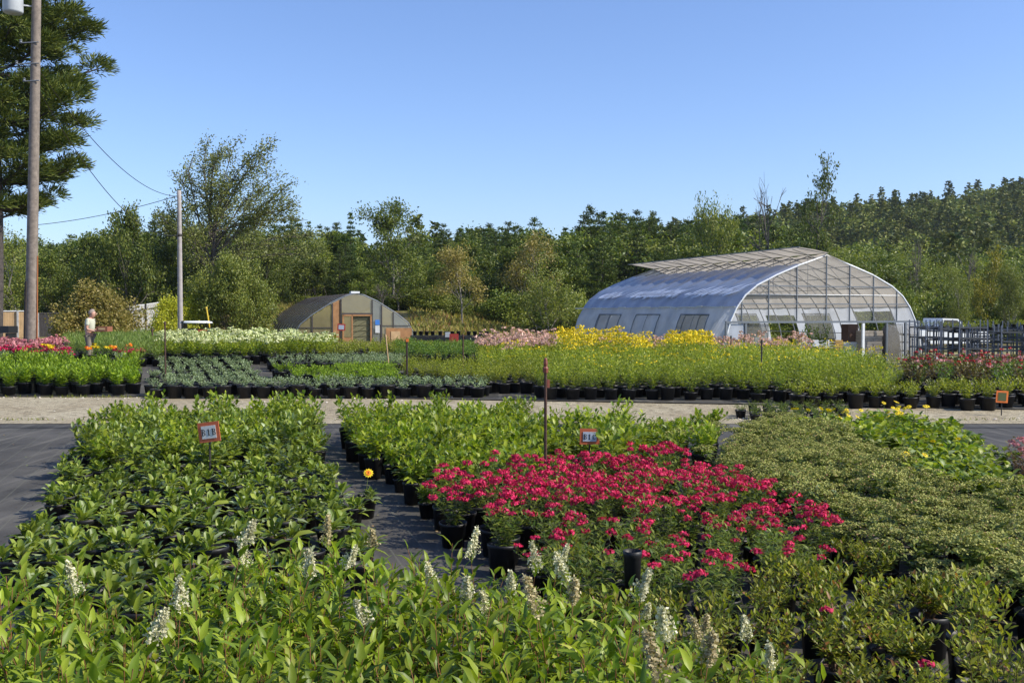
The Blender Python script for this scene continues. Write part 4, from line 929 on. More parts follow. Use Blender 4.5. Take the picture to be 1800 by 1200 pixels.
h2 = zat(335, 60) - z2 + .3; ge = Geo(); ge.tube([(0, 0, h) for h in np.linspace(0, h2, 8)], np.linspace(.165, .115, 8), 12); obj('pole', ge, plain('pale_pole_wood', (.34, .31, .30), .85, noise=.2, nscale=5), p2, smooth=True)
ge = Geo(); ge.lathe([(.13, 0), (.17, .03), (.17, .13), (.13, .16)], 10, c=(0, 0, zat(416, 60) - z2 + .3)); obj('clamp', ge, M['darkmetal'], p2)
def wire(a, b, sag, label, r=.012):
    a = np.array(a, float); b = np.array(b, float); t = np.linspace(0, 1, 24)[:, None]; P = a * (1 - t) + b * t; P[:, 2] -= sag * 4 * (t[:, 0] * (1 - t[:, 0]))
    ge = Geo(); ge.tube(P, r, 5); return tag(obj('utility_wire', ge, M['black']), label, 'wire')
def pt(px, py, D): x, y = at(px, D); return (x, y, zat(py, D))
wire(pt(70, 118, 34.7), pt(316, 345, 59.9), 1.1, 'upper wire running down from the tall pole towards the top of the small pole', .016)
wire(pt(68, 150, 34.7), pt(316, 413, 59.9), 1.5, 'lower wire sagging from the tall pole to the clamp on the small pole', .016)
wire(pt(60, 396, 66), pt(318, 343, 60.1), .25, 'wire running left from the top of the small pole across the sky', .02)
wire(pt(62, 116, 34.7), pt(-200, 112, 36), .1, 'short wire leaving the tall pole to the left below the transformer', .02)

# ================================================================== FENCES
def fence(name, a, b, h, mats, label, rail=None, board=.16, cat='fence', post_every=2.4, skew=0):
    a = np.array(a, float); b = np.array(b, float); L = np.linalg.norm(b - a); d = (b - a) / L; ang = math.atan2(d[1], d[0])
    z0 = g(*a); root = empty(name, (a[0], a[1], 0), ang, label, cat)
    ge = Geo(); k = int(L / board)
    for i in range(k):
        u = (i + .5) * board; z = g(*(a + d * u)); ge.box((u, 0, z + h / 2 + rng.normal(0, .006)), (board * .95, .025, h))
    obj('boards', ge, mats[0], root)
    if rail:
        ge = Geo(); 
        for z in (.35, h - .3): ge.tube([(u, -.05, g(*(a + d * u)) + z) for u in np.linspace(0, L, 8)], .04, 4)
        obj('rail', ge, mats[1], root)
    for u in np.arange(0, L + .1, post_every):
        ge = Geo(); z = g(*(a + d * u)); ge.box((u, -.07, z + h / 2 + .03), (.11, .1, h + .1)); obj('post', ge, mats[1], root)
    ge = Geo(); ge.tube([(u, 0, g(*(a + d * u)) + h + .02) for u in np.linspace(0, L, 10)], .05, 4); obj('cap_rail', ge, mats[2], root)
def fpt(px, D): return at(px, D)
def fence_h(px, py, D): x, y = at(px, D); return zat(py, D) - g(x, y)
fence('wooden_fence', fpt(-40, 66), fpt(66, 67), fence_h(30, 548, 66), (M['cedar'], M['weathered'], M['offwhite']), 'tan vertical board fence with pale cap, behind the tall pole at the far left')
fence('wooden_fence', fpt(67, 67.3), fpt(232, 69), fence_h(90, 552, 67), (M['darkboard'], M['weathered'], M['darkboard']), 'dark fence section between the tall pole and the round bush')  # boards in a darker colour than the tan section
fence('wooden_fence', fpt(225, 70), fpt(296, 76), fence_h(260, 536, 72), (M['weathered'], M['darkboard'], M['offwhite']), 'grey white board fence section right of the round bush', rail=True, board=.2)
t = thing('bench', (*at(6, 42), 0), 0, 'low black flat-topped bench at the extreme left beside the pine trunk', 'bench'); t.location.z = g(*at(6, 42))
zt = zat(573, 42) - t.location.z; ge = Geo(); ge.bbox((-1.2, -.4, zt - .28), (.4, .4, zt)); obj('bench_top', ge, M['black'], t)
for x in (-1.1, .3): ge = Geo(); ge.bbox((x - .05, -.35, 0), (x + .05, .35, zt - .29)); obj('leg', ge, M['black'], t)

# ================================================================== STAKES AND SIGNS
def stake(name, px, yt, yb, mat, r, label, group=None, lean=0, knob=False, D=None):
    if D: x, y = at(px, D)
    else: x, y = hit(px, yb, 0); D = y
    z0 = g(x, y); h = zat(yt, y) - z0 + .12
    o = empty(name, (x, y, z0 - .12), 0, label, 'stake', group); o.rotation_euler = (0, lean, rng.uniform(-.3, .3))
    ge = Geo(); ge.bar((0, 0, 0), (0, 0, h), r, 8); obj('rod', ge, mat, o)
    if knob:
        ge = Geo(); ge.lathe([(.01, 0), (.03, .0), (.034, .05), (.02, .07), (.026, .1), (.02, .15), (.005, .17)], 8, c=(0, 0, h)); ge.box((.03, 0, h - .12), (.03, .03, .09)); obj('sprinkler_head', ge, plain('rusty_red_fitting', (.20, .055, .03), .6), o)
    else:
        ge = Geo(); ge.lathe([(r * 1.3, 0), (r * 1.5, .02), (r * 1.2, .09), (.003, .1)], 8, c=(0, 0, h - .05)); obj('cap', ge, mat, o)
    return o
stake('irrigation_riser', 959, 655, 905, M['rust'], .017, 'tall rusty riser with sprinkler head rising out of the magenta flowers', knob=True, D=11.3)
stake('steel_stake', 715, 598, 706, M['rust'], .022, 'rusty stake left of the olive spireas, topped by a reddish cap', D=25.2)
stake('steel_stake', 814, 590, 690, M['rust'], .022, 'rusty stake rising out of the olive spireas', D=29)
stake('steel_stake', 1339, 600, 706, M['darkmetal'], .020, 'dark stake in front of the yellow-green field at the right', D=25)
stake('steel_stake', 1285, 592, 655, M['darkmetal'], .022, 'dark stake just left of the large greenhouse gable', D=37)
stake('steel_stake', 1074, 596, 640, M['darkmetal'], .02, 'thin dark stake among the yellow-green plants below the greenhouse side', D=38)
stake('steel_stake', 290, 568, 690, M['rust'], .020, 'rusty stake at the left of the grey green grid, behind the path', D=26.5)
stake('steel_stake', 270, 580, 632, M['rust'], .03, 'leaning rusty post beside the fabric path', lean=-.05, D=36)
stake('steel_stake', 686, 590, 655, M['cedar'], .018, 'leaning pale cane in front of the small greenhouse', lean=-.1, D=32)
stake('steel_stake', 669, 572, 622, M['darkmetal'], .02, 'thin dark stake with a pale tip in front of the small greenhouse hatch', D=46)
stake('steel_stake', 943, 576, 640, M['darkmetal'], .015, 'thin dark stake beneath the golden coneflowers', D=40)
stake('yellow_cane', 374, 540, 600, M['yellow'], .04, 'leaning yellow pole beside the golf cart', lean=-.15, D=52)
def serif_text(txt, size):
    """bold slab-serif capitals and figures, built as flat solids; drawn in x-y, facing +z"""
    ge = Geo(); t = .004; adv = .86 * size; x0 = -adv * (len(txt) - 1) / 2
    def bx(x, y, w, h): ge.box((x, y, 0), (w * size, h * size, t))
    def arc(cx, cy, rx, ry, a0, a1, th, n=10):
        P = []
        for k in range(n + 1):
            a = a0 + (a1 - a0) * k / n; c, s_ = math.cos(a), math.sin(a)
            P.append((cx + rx * c * size, cy + ry * s_ * size, t / 2)); P.append((cx + (rx - th) * c * size, cy + (ry - th * .45) * s_ * size, t / 2))
        ge.add(P, [[2 * k, 2 * k + 2, 2 * k + 3, 2 * k + 1] for k in range(n)])
    for i, ch in enumerate(txt):
        x = x0 + i * adv
        if ch == 'B':
            bx(x - .17 * size, 0, .17, 1.0); bx(x - .19 * size, .47 * size, .34, .06); bx(x - .19 * size, -.47 * size, .34, .06)
            arc(x - .02 * size, .26 * size, .28, .24, -1.57, 1.57, .15); arc(x - .02 * size, -.25 * size, .33, .255, -1.57, 1.57, .16)
            for yy in (.465, .02, -.47): bx(x - .05 * size, yy * size, .14, .07)
        elif ch == '1':
            bx(x, 0, .17, 1.0); bx(x, -.47 * size, .42, .06); bx(x - .12 * size, .40 * size, .16, .07)
        elif ch == 'C':
            arc(x + .04 * size, 0, .36, .5, .75, 2 * math.pi - .75, .17, 18); bx(x + .28 * size, .33 * size, .06, .3); bx(x + .28 * size, -.33 * size, .05, .12)
    return ge.mesh('lettering', M['ink'])
def sign(px, py, D, wpx, hpx, board, card, txt, label, roll=0, yaw=0, group=None, z_base=None):
    x, y = at(px, D); zc = zat(py, D); s = D / FPX; W, H = wpx * s, hpx * s; z0 = g(x, y)
    o = empty('plant_sign', (x, y, z0), yaw, label, 'sign', group)
    ge = Geo(); ge.bar((0, .02, -.05), (0, .02, zc - z0), .012, 6); obj('stake', ge, M['darkmetal'], o)
    b = W * .16; rt = Matrix.Rotation(roll, 3, 'Y')
    fr = Geo(); fr.box((0, 0, 0), (W, .012, H)); f = obj('sign_board', fr, board, o, (0, 0, zc - z0)); f.rotation_euler = (0, roll, 0)
    if card:
        ge = Geo(); ge.box((0, -.009, 0), (W - 2 * b, .004, H - 2 * b)); c = obj('card', ge, card, f)
        if txt: 
            t = link('lettering', serif_text(txt, H * .32), c, (0, -.0125, 0)); t.rotation_euler = (R(90), 0, 0)
    return o
sign(366, 759, 12.2, 39, 35, M['signorange'], M['card'], 'B1B', 'orange framed white sign reading B1B in the left bed', roll=-.13, yaw=-.12)
sign(1037, 767, 12.4, 35, 28, M['signorange'], M['cardblue'], 'B1C', 'orange framed white sign reading B1C behind the magenta flowers', roll=.02)
sign(1763, 697, 21.2, 21, 21, M['brightorange'], plain('dark_green_card', (.10, .12, .04), .8), None, 'bright orange sign with a dark centre at the right edge of the road', roll=.06)
sign(600, 575, 46, 14, 12, M['signred'], M['cardblue'], None, 'small red sign with a pale card left of the small greenhouse door', roll=.05)
sign(798, 594, 50, 16, 15, M['signred'], M['signred'], None, 'plain red sign by the black benches')
sign(787, 588, 50.2, 9, 9, M['offwhite'], None, None, 'small white square sign just left of the plain red sign')
sign(236, 596, 42, 8, 7, M['signred'], None, None, 'tiny red sign in front of the fine grassy plants')
sign(356, 585, 44, 16, 12, M['signorange'], M['plywood'], None, 'orange sign in front of the golf cart')
sign(1205, 602, 40, 5, 10, M['card'], None, None, 'small white tag sign under the greenhouse window')
sign(716, 598, 25.1, 5, 5, M['brightorange'], None, None, 'tiny orange tag on the rusty stake')
sign(103, 560, 60, 18, 8, M['plywood'], None, None, 'brown sign in front of the dark fence')
sign(200, 572, 55, 7, 12, M['bluesign'], None, None, 'blue sign in front of the round bush')

# ================================================================== BENCHES, CARTS, VEHICLES
for i, (px, D) in enumerate(((745, 57), (790, 56), (840, 56))):
    x, y = at(px, D); t = thing('nursery_bench', (x, y, g(x, y)), .1, ['black slatted bench nearest the small greenhouse', 'black slatted bench behind the red sign', 'black slatted bench left of the pink plumes'][i], 'bench')
    zt = max(.5, zat(583, D) - g(x, y) - .2)
    ge = Geo(); [ge.bbox((-.75, -.5 + k * .2, zt - .04), (.75, -.36 + k * .2, zt)) for k in range(5)]; ge.bbox((-.75, -.53, zt - .3), (.75, -.5, zt - .05)); obj('bench_top', ge, M['black'], t)
    for sx in (-.7, .7):
        for sy in (-.42, .42): ge = Geo(); ge.bbox((sx - .04, sy - .04, 0), (sx + .04, sy + .04, zt - .05)); obj('leg', ge, M['black'], t)
    for k in range(4):
        o = link('plant_pot', POTS[(.12, .22)][0] if (.12, .22) in POTS else pot_mesh(.12, .22)[0], None, (x - .5 + k * .33, y + .1 * (k % 2), g(x, y) + zt + .01)); tag(o, 'empty black pot standing on a slatted bench', 'pot', 'empty pots on the benches')
# metal plant carts at the right
def cart_parts():
    out = []
    ge = Geo(); ge.bbox((-.65, -.28, .16), (.65, .28, .2)); out.append(('deck', ge.mesh('deck', M['cartshelf'])))
    for sx in (-.63, .63):
        for sy in (-.26, .26):
            ge = Geo(); ge.box((sx, sy, .95), (.045, .035, 1.55)); out.append(('post', ge.mesh('post', M['cartpost'])))
            ge = Geo(); ge.tube([(sx, sy - .02, .08), (sx, sy + .02, .08)], .075, 8); out.append(('wheel', ge.mesh('wheel', M['rubber'])))
    for z in (.62, 1.02, 1.42):
        ge = Geo(); ge.bbox((-.62, -.27, z), (.62, .27, z + .018)); [ge.bbox((-.62, s * .27 - .008, z - .03), (.62, s * .27 + .008, z + .03)) for s in (-1, 1)]; out.append(('shelf', ge.mesh('shelf', M['cartshelf'])))
    return out
M['cartpost'] = plain('blue_grey_cart_post', (.09, .11, .15), .6, metal=0, noise=.3)
M['cartshelf'] = plain('dark_cart_shelf', (.05, .055, .06), .6, noise=.3)
CP = cart_parts(); CPL = many(2, lambda: k_far('olive', .25, .3, 14, 10, .08, .04, pot=(.11, .12), z0=.1))
n = 0
for row, (D0, x0, x1, st) in enumerate(((43.5, 1632, 1850, 36), (46.0, 1626, 1850, 34), (49, 1640, 1850, 33))):
    for px in range(x0, x1, st):
        x, y = at(px + rng.normal(0, 2), D0 + rng.normal(0, .15)); h = rng.uniform(.92, 1.12)
        o = empty('plant_cart', (x, y, g(x, y)), .12 + rng.normal(0, .12) + (0 if rng.random() < .6 else 1.5), ['metal nursery cart in the front row at the right', 'metal nursery cart in the middle row at the right', 'metal nursery cart in the rear row at the right'][row], 'cart', ['front row of metal carts', 'middle row of metal carts', 'rear row of metal carts'][row])
        o.scale = (1, 1, h)
        for nm, me in CP: c = bpy.data.objects.new(nm, me); COL.objects.link(c); c.parent = o
        if row > 0 and rng.random() < .75:
            for dx in (-.4, 0, .4):
                q = empty('potted_plant', (x + dx, y, g(x, y) + 1.44 * h + .02), rng.uniform(0, 6), 'small green potted plant standing on top of a metal cart at the right', 'potted plant', 'potted plants on the cart tops')
                for nm, me in CPL[rng.integers(2)]: c = bpy.data.objects.new(nm, me); COL.objects.link(c); c.parent = q
# wire fence posts beside the gable
for i, px in enumerate((1604, 1612, 1622)): stake('fence_post', px, 596, 640, M['galv'], .025, ['left', 'middle', 'right'][i] + ' of the three thin posts in front of the right foot of the large greenhouse', D=44)
t = thing('traffic_cone_base', (*at(1646, 42), g(*at(1646, 42))), 0, 'white plastic jug standing before the metal carts', 'jug')
ge = Geo(); ge.lathe([(.01, 0), (.16, 0), (.17, .05), (.17, .3), (.12, .38), (.05, .42), (.05, .47), (.01, .48)], 12); obj('jug_body', ge, M['white'], t, smooth=True); t.name = 'plastic_jug'
ge = Geo(); ge.lathe([(.055, .47), (.055, .52), (.01, .53)], 10); obj('cap', ge, M['bluesign'], t)
# golf cart
x, y = at(345, 50); z = g(x, y); gc = thing('golf_cart', (x, y, z), .1, 'golf cart with a white roof seen over the hydrangeas, beside the small pole', 'golf cart')
rf = zat(567, 50) - z
ge = Geo(); ge.lathe([(.02, .08), (.6, .075), (.72, .045), (.78, 0), (.74, -.03), (.02, -.03)], 20); o = obj('roof', ge, M['white'], gc, (0, 0, rf), True); o.scale = (1.02, .75, 1.1)
for sx in (-.62, .62):
    for sy in (-.42, .42): ge = Geo(); ge.bar((sx, sy, .5), (sx * .95, sy, rf), .02, 5); obj('roof_post', ge, M['black'], gc)
ge = Geo(); ge.bbox((-.9, -.5, .25), (.9, .5, .42)); ge.bbox((-.85, -.5, .42), (-.1, .5, .78)); ge.bbox((.55, -.5, .42), (.95, .5, .9)); obj('body', ge, plain('dark_cart_body', (.05, .055, .06), .4), gc)
ge = Geo(); ge.bbox((-.5, -.45, .79), (0, .45, .88)); ge.bbox((-.62, -.45, .8), (-.51, .45, 1.25)); obj('seat', ge, M['black'], gc)
for sx in (-.62, .66):
    for sy in (-.5, .5): ge = Geo(); ge.tube([(sx, sy - .08, .2), (sx, sy + .08, .2)], .21, 14); obj('wheel', ge, M['rubber'], gc)
ge = Geo(); ge.tube([(.5, 0, .9), (.25, 0, 1.1)], .02, 5); ge.tube([(.25 + .05 * math.sin(a), .15 * math.cos(a), 1.1 + .12 * math.sin(a)) for a in np.linspace(0, 6.28, 14)], .015, 5); obj('steering_wheel', ge, M['black'], gc)
# white pickup partly hidden by the carts
x, y = at(1652, 58); z = g(x, y); tk = thing('pickup_truck', (x, y, z), .25, 'white pickup truck partly hidden behind the metal carts', 'pickup truck')
def prism(ge, prof, y0, y1, mat=0):
    n = len(prof); V = [(a, y0, b) for a, b in prof] + [(a, y1, b) for a, b in prof]; ge.add(V, [[i, (i + 1) % n, n + (i + 1) % n, n + i] for i in range(n)], mat); ge.add(V, [list(range(n))[::-1]], mat); ge.add(V, [list(range(n, 2 * n))], mat)
ge = Geo(); prism(ge, [(-2.6, .5), (2.5, .5), (2.6, .8), (2.45, 1.15), (1.2, 1.25), (-2.6, 1.25)], -.95, .95); tb = obj('body', ge, M['white'], tk)
ge = Geo(); prism(ge, [(-.6, 1.26), (1.15, 1.26), (.55, 1.88), (-.45, 1.92)], -.85, .85); cab = obj('cab', ge, M['white'], tk)
ge = Geo(); prism(ge, [(-.45, 1.32), (.9, 1.32), (.48, 1.8), (-.35, 1.82)], -.87, .87); obj('window', ge, M['glass'], cab)
for sx in (-1.7, 1.6):
    for sy in (-.9, .9): ge = Geo(); ge.tube([(sx, sy - .12, .38), (sx, sy + .12, .38)], .38, 16); w_ = obj('wheel', ge, M['rubber'], tk); ge = Geo(); ge.tube([(sx, sy - .13, .38), (sx, sy + .13, .38)], .2, 12); obj('rim', ge, M['galv'], w_)
for sy in (-.7, .7): ge = Geo(); ge.box((2.56, sy, .95), (.08, .3, .18)); obj('headlight', ge, M['card'], tk)

# ================================================================== PERSON
def skin_mesh(name, verts, edges, radii, mat, root=0, sub=1):
    me = bpy.data.meshes.new(name); me.from_pydata(verts, edges, []); o = bpy.data.objects.new('tmp', me); COL.objects.link(o)
    sk = o.modifiers.new('s', 'SKIN'); sk.use_smooth_shade = True; ss = o.modifiers.new('u', 'SUBSURF'); ss.levels = sub; ss.render_levels = sub
    for i, r in enumerate(radii): me.skin_vertices[0].data[i].radius = (r, r) if not isinstance(r, tuple) else r
    me.skin_vertices[0].data[root].use_root = True
    bpy.context.view_layer.update(); m2 = bpy.data.meshes.new_from_object(o.evaluated_get(bpy.context.evaluated_depsgraph_get())); bpy.data.objects.remove(o)
    m2.name = name; m2.materials.clear(); m2.materials.append(mat)
    for p in m2.polygons: p.use_smooth = True
    return m2
x, y = at(157, 32.5); pz = g(x, y); ph = zat(545, 32.5) - pz
pr_ = empty('person', (x, y, pz), R(0), 'person in a cream shirt and khaki trousers looking down at a brown tray', 'person'); k_ = ph / 1.62; pr_.scale = (k_,) * 3
# figure faces +X (right), seen in profile; head bowed
vb = [(0, 0, .90), (.01, 0, 1.10), (.03, 0, 1.30), (.06, 0, 1.385), (.10, 0, 1.45), (.125, 0, 1.53), (.10, 0, 1.585),
      (.0, -.09, .86), (.03, -.10, .48), (-.01, -.10, .09), (.12, -.11, .035), (.0, .09, .86), (.00, .10, .48), (-.05, .10, .09), (.08, .11, .035),
      (.03, -.18, 1.31), (.02, -.23, 1.05), (.22, -.17, .99), (.30, -.14, 1.0), (.03, .18, 1.31), (.02, .23, 1.05), (.22, .17, .99), (.30, .14, 1.0)]
eb = [(0, 1), (1, 2), (2, 3), (3, 4), (4, 5), (5, 6), (0, 7), (7, 8), (8, 9), (9, 10), (0, 11), (11, 12), (12, 13), (13, 14), (2, 15), (15, 16), (16, 17), (17, 18), (2, 19), (19, 20), (20, 21), (21, 22)]
rb = [(.13, .15), (.115, .135), (.11, .14), .055, .085, .092, .06, .085, .058, .038, .03, .085, .058, .038, .03, .055, .042, .032, .028, .055, .042, .032, .028]
for s in (-1, 1):
    b0 = 18 if s < 0 else 22
    for j, (dy, l) in enumerate(((-.03, .075), (-.01, .09), (.012, .085), (.032, .07))):
        n0 = len(vb); vb += [(.34, s * .14 + dy, 1.0), (.34 + l * .55, s * .14 + dy, .99), (.34 + l, s * .14 + dy * .9, .965)]; eb += [(b0, n0), (n0, n0 + 1), (n0 + 1, n0 + 2)]; rb += [.010, .009, .007]
    n0 = len(vb); vb += [(.32, s * .14 - s * .045, 1.02), (.36, s * .14 - s * .055, 1.03)]; eb += [(b0, n0), (n0, n0 + 1)]; rb += [.011, .009]
obj_b = link('body', skin_mesh('body', vb, eb, rb, M['skin'], 0, 2), pr_)
ge = Geo(); ge.lathe([(.002, -.02), (.014, 0), (.006, .03), (.001, .04)], 6, c=(.215, 0, 1.50)); ge.box((.212, 0, 1.463), (.012, .05, .012)); ge.box((.12, -.092, 1.52), (.03, .014, .05)); ge.box((.12, .092, 1.52), (.03, .014, .05)); obj('face_features', ge, M['skin'], obj_b)
ge = Geo(); [ge.box((.208, s * .034, 1.53), (.012, .022, .012)) for s in (-1, 1)]; obj('eyes', ge, M['ink'], obj_b)
link('shirt', skin_mesh('shirt', [(0, 0, .93), (.01, 0, 1.10), (.03, 0, 1.30), (.05, 0, 1.37), (.03, -.18, 1.315), (.02, -.22, 1.14), (.03, .18, 1.315), (.02, .22, 1.14)], [(0, 1), (1, 2), (2, 3), (2, 4), (4, 5), (2, 6), (6, 7)], [(.15, .165), (.14, .155), (.13, .155), .075, .075, .065, .075, .065], M['shirt'], 0, 2), pr_)
link('trousers', skin_mesh('trousers', [(0, 0, .93), (.0, -.09, .83), (.03, -.10, .48), (-.01, -.10, .08), (.0, .09, .83), (.0, .10, .48), (-.05, .10, .08)], [(0, 1), (1, 2), (2, 3), (0, 4), (4, 5), (5, 6)], [(.145, .16), .105, .08, .065, .105, .08, .065], M['trousers'], 0, 2), pr_)
link('hair', skin_mesh('hair', [(.045, 0, 1.46), (.06, 0, 1.545), (.11, 0, 1.60), (.165, 0, 1.60)], [(0, 1), (1, 2), (2, 3)], [.085, .105, .085, .05], M['hair'], 0, 2), pr_)
for s in (-1, 1):
    ge = Geo(); ge.lathe([(.01, 0), (.055, 0), (.06, .03), (.045, .09), (.03, .1)], 10); o = obj('shoe', ge, M['darkboard'], pr_, (.05 if s < 0 else .01, s * .10, 0), True); o.scale = (2.0, .9, 1)
t = thing('plant_tray', (x + .42 * k_, y, pz + .98 * k_), 0, 'brown tray carried in both hands by the person', 'tray'); t.scale = (k_,) * 3
ge = Geo(); ge.bbox((-.13, -.2, 0), (.2, .2, .02)); ge.bbox((-.13, -.2, .02), (-.11, .2, .15)); ge.bbox((.18, -.2, .02), (.2, .2, .15)); ge.bbox((-.11, -.2, .02), (.18, -.18, .15)); ge.bbox((-.11, .18, .02), (.18, .2, .15)); obj('tray_body', ge, plain('brown_tray', (.24, .09, .045), .7), t)
ge = Geo(); ge.box((.03, -.205, .08), (.2, .006, .06)); obj('tray_label', ge, M['cedar'], t)
# ================================================================== TREES
def pine_kit(h, rmax, prof, base, nwh, per, qL, qW, tufts, mat, seed, droop=.0, upturn=.25, bark='pinebark', tr=.2, plate=.25, gapp=.12):
    """layered conifer: whorls of limbs carrying plates of needle tufts"""
    trunk = Geo(); crown = Geo(); zz = np.linspace(0, h * .98, 9); wob = np.cumsum(rng.normal(0, h * .004, (9, 2)), 0)
    T = np.stack([wob[:, 0], wob[:, 1], zz], -1); trunk.tube(T, np.linspace(tr, tr * .1, 9), 9)
    for w_ in range(nwh):
        f = (w_ + rng.uniform(-.25, .25)) / (nwh - 1); f = min(max(f, 0), 1); z = base * h + (1 - base) * h * f * .97
        rr = rmax * float(np.interp(f, prof[0], prof[1])); cx, cy = np.interp(z, zz, T[:, 0]), np.interp(z, zz, T[:, 1]); a0 = rng.uniform(0, 6.28)
        nb = per if f < .85 else max(3, per - 2)
        for b in range(nb):
            if rng.random() < gapp: continue
            a = a0 + b * 6.283 / nb + rng.normal(0, .25); l = rr * rng.uniform(.62, 1.15)
            t = np.linspace(0, 1, 5); P = np.stack([cx + np.cos(a) * l * t, cy + np.sin(a) * l * t, z - droop * l * t + upturn * l * t ** 2], -1)
            trunk.tube(P, np.linspace(tr * .22 * (1 - f * .6), .006, 5), 4, cap=False)
            n = int(tufts * (l / rmax) ** 1.3) + 6; tt = np.sqrt(rng.uniform(.05, 1, n)); c = np.stack([np.interp(tt, t, P[:, q]) for q in range(3)], -1)
            wd = l * .30 * (1.1 - .5 * tt); side = rng.normal(0, 1, n) * wd * .6
            c = c + np.stack([-np.sin(a) * side, np.cos(a) * side, rng.normal(0, plate * .25, n) * (rmax * .12) + rng.uniform(0, .08, n) * l], -1)
            k = 3; C = np.repeat(c, k, 0) + rng.normal(0, qL * .35, (n * k, 3)) * [1, 1, .6]
            D = nrm(np.array([np.cos(a), np.sin(a), .35]) * .8 + rng.normal(0, .65, (n * k, 3))); D[:, 2] = np.abs(D[:, 2]) * .9 + .02
            crown.quads(C, D, rdir(n * k) + [0, 0, .8], qL * rng.uniform(.6, 1.3, n * k), qW, 0, .55)
    k = 12; C = np.repeat(T[-1][None], k, 0); crown.quads(C - [0, 0, qL], rdir(k, .5, 1), rdir(k), qL * 1.6, qW)
    return dict(kind='t', parts=[('trunk', trunk.mesh('trunk', M[bark], True)), ('crown', crown.mesh('crown', LM[mat]))], h=h)
def decid_kit(h, spread, mat, bark='bark', trunk_f=.25, tr=.2, lvl=4, nleaf=14, q=.35, up=.6, seed=0, clump=.5, kx=0, jit=.62, gap=0, nb0=5, bare=False, aspect=.75, bush=False, trunks=1):
    tg = Geo(); cg = Geo(); ends = []
    def grow(p, d, l, r, lev):
        n = 4; t = np.linspace(0, 1, n)[:, None]; bend = rng.normal(0, .10, 3) * l; P = p + d * l * t + bend * t * t
        tg.tube(P, np.linspace(r, r * .62, n), 7 if lev > 2 else (5 if lev > 1 else 3), cap=False)
        e = P[-1]
        if lev <= 1: ends.append((e, d, l)); ends.append((P[2], d, l))
        if lev == 0: return
        k = rng.integers(2, 4) + (1 if lev >= lvl - 1 else 0)
        for i in range(k):
            nd = d + rng.normal(0, 1, 3) * jit + np.array([kx, 0, up * .35]); nd = nrm(nd); nd[2] = max(nd[2], -.15)
            s = P[-1] if i < 2 else P[2]
            grow(s, nrm(nd), l * rng.uniform(.62, .85), r * .6, lev - 1)
    for q_ in range(trunks):
        off = np.array([rng.normal(0, .25), rng.normal(0, .25), 0]) if trunks > 1 else np.zeros(3)
        th = h * trunk_f; n = 6; z = np.linspace(0, th, n); T = np.stack([off[0] + np.cumsum(rng.normal(0, .04, n)) + kx * z * .3, off[1] + np.cumsum(rng.normal(0, .04, n)), z], -1); tg.tube(T, np.linspace(tr, tr * .75, n), 9)
        L0 = (h - th) * .36
        grow(T[-1], nrm(np.array([kx, 0, 1.]) + rng.normal(0, .1, 3)), L0, tr * .7, lvl)
        for i in range(nb0):
            a = i * 6.283 / nb0 + rng.normal(0, .3); hh = T[rng.integers(3, n)]; d = nrm(np.array([math.cos(a), math.sin(a), up + rng.uniform(-.1, .4)])); grow(hh, d, L0 * spread * rng.uniform(.75, 1.1), tr * .4, lvl - 1)
    E = np.array([e[0] for e in ends]); 
    # normalise to requested height
    top = E[:, 2].max(); s = h / top if top > 0 else 1
    if gap: keep = rng.random(len(E)) > gap; E = E[keep]
    if not bare:
        n = len(E) * nleaf; C = np.repeat(E, nleaf, 0) + rng.normal(0, clump, (n, 3)) * [1, 1, aspect]
        cg.quads(C, rdir(n, -.6, .8), rdir(n) + [0, 0, .5], q * rng.uniform(.6, 1.3, n), q * .6, 0, .5)
    sc = np.array([1, 1, s])
    for G_ in (tg, cg):
        for i in range(len(G_.V)): G_.V[i] = G_.V[i] * sc
    pr = [('trunk', tg.mesh('trunk', M[bark], True))]
    if not bare: pr.append(('crown', cg.mesh('crown', LM[mat])))
    allV = np.vstack(cg.V) if not bare else E
    return dict(parts=pr, h=max(float(allV[:, 2].max()) * .985, h * .9), w=float(np.percentile(np.abs(allV[:, 0]), 97) * 2))
def put_tree(name, k, px, D, ytop, label, cat='tree', group=None, wpx=None, rz=None, dz=0):
    x, y = at(px, D); z = g(x, y) - .1; H = zat(ytop, D) - z
    if H < .5: return
    s = H / k['h']; o = empty(name, (x, y, z), rng.uniform(0, 6.28) if rz is None else rz, label, cat, group)
    sx = s if not wpx else (wpx * D / FPX) / k['w']
    o.scale = (sx, sx, s)
    for nm, me in k['parts']: c = bpy.data.objects.new(nm, me); COL.objects.link(c); c.parent = o
    return o
PINE_PROF = ([0, .15, .4, .7, .9, 1], [.65, .95, 1, .62, .28, .06])
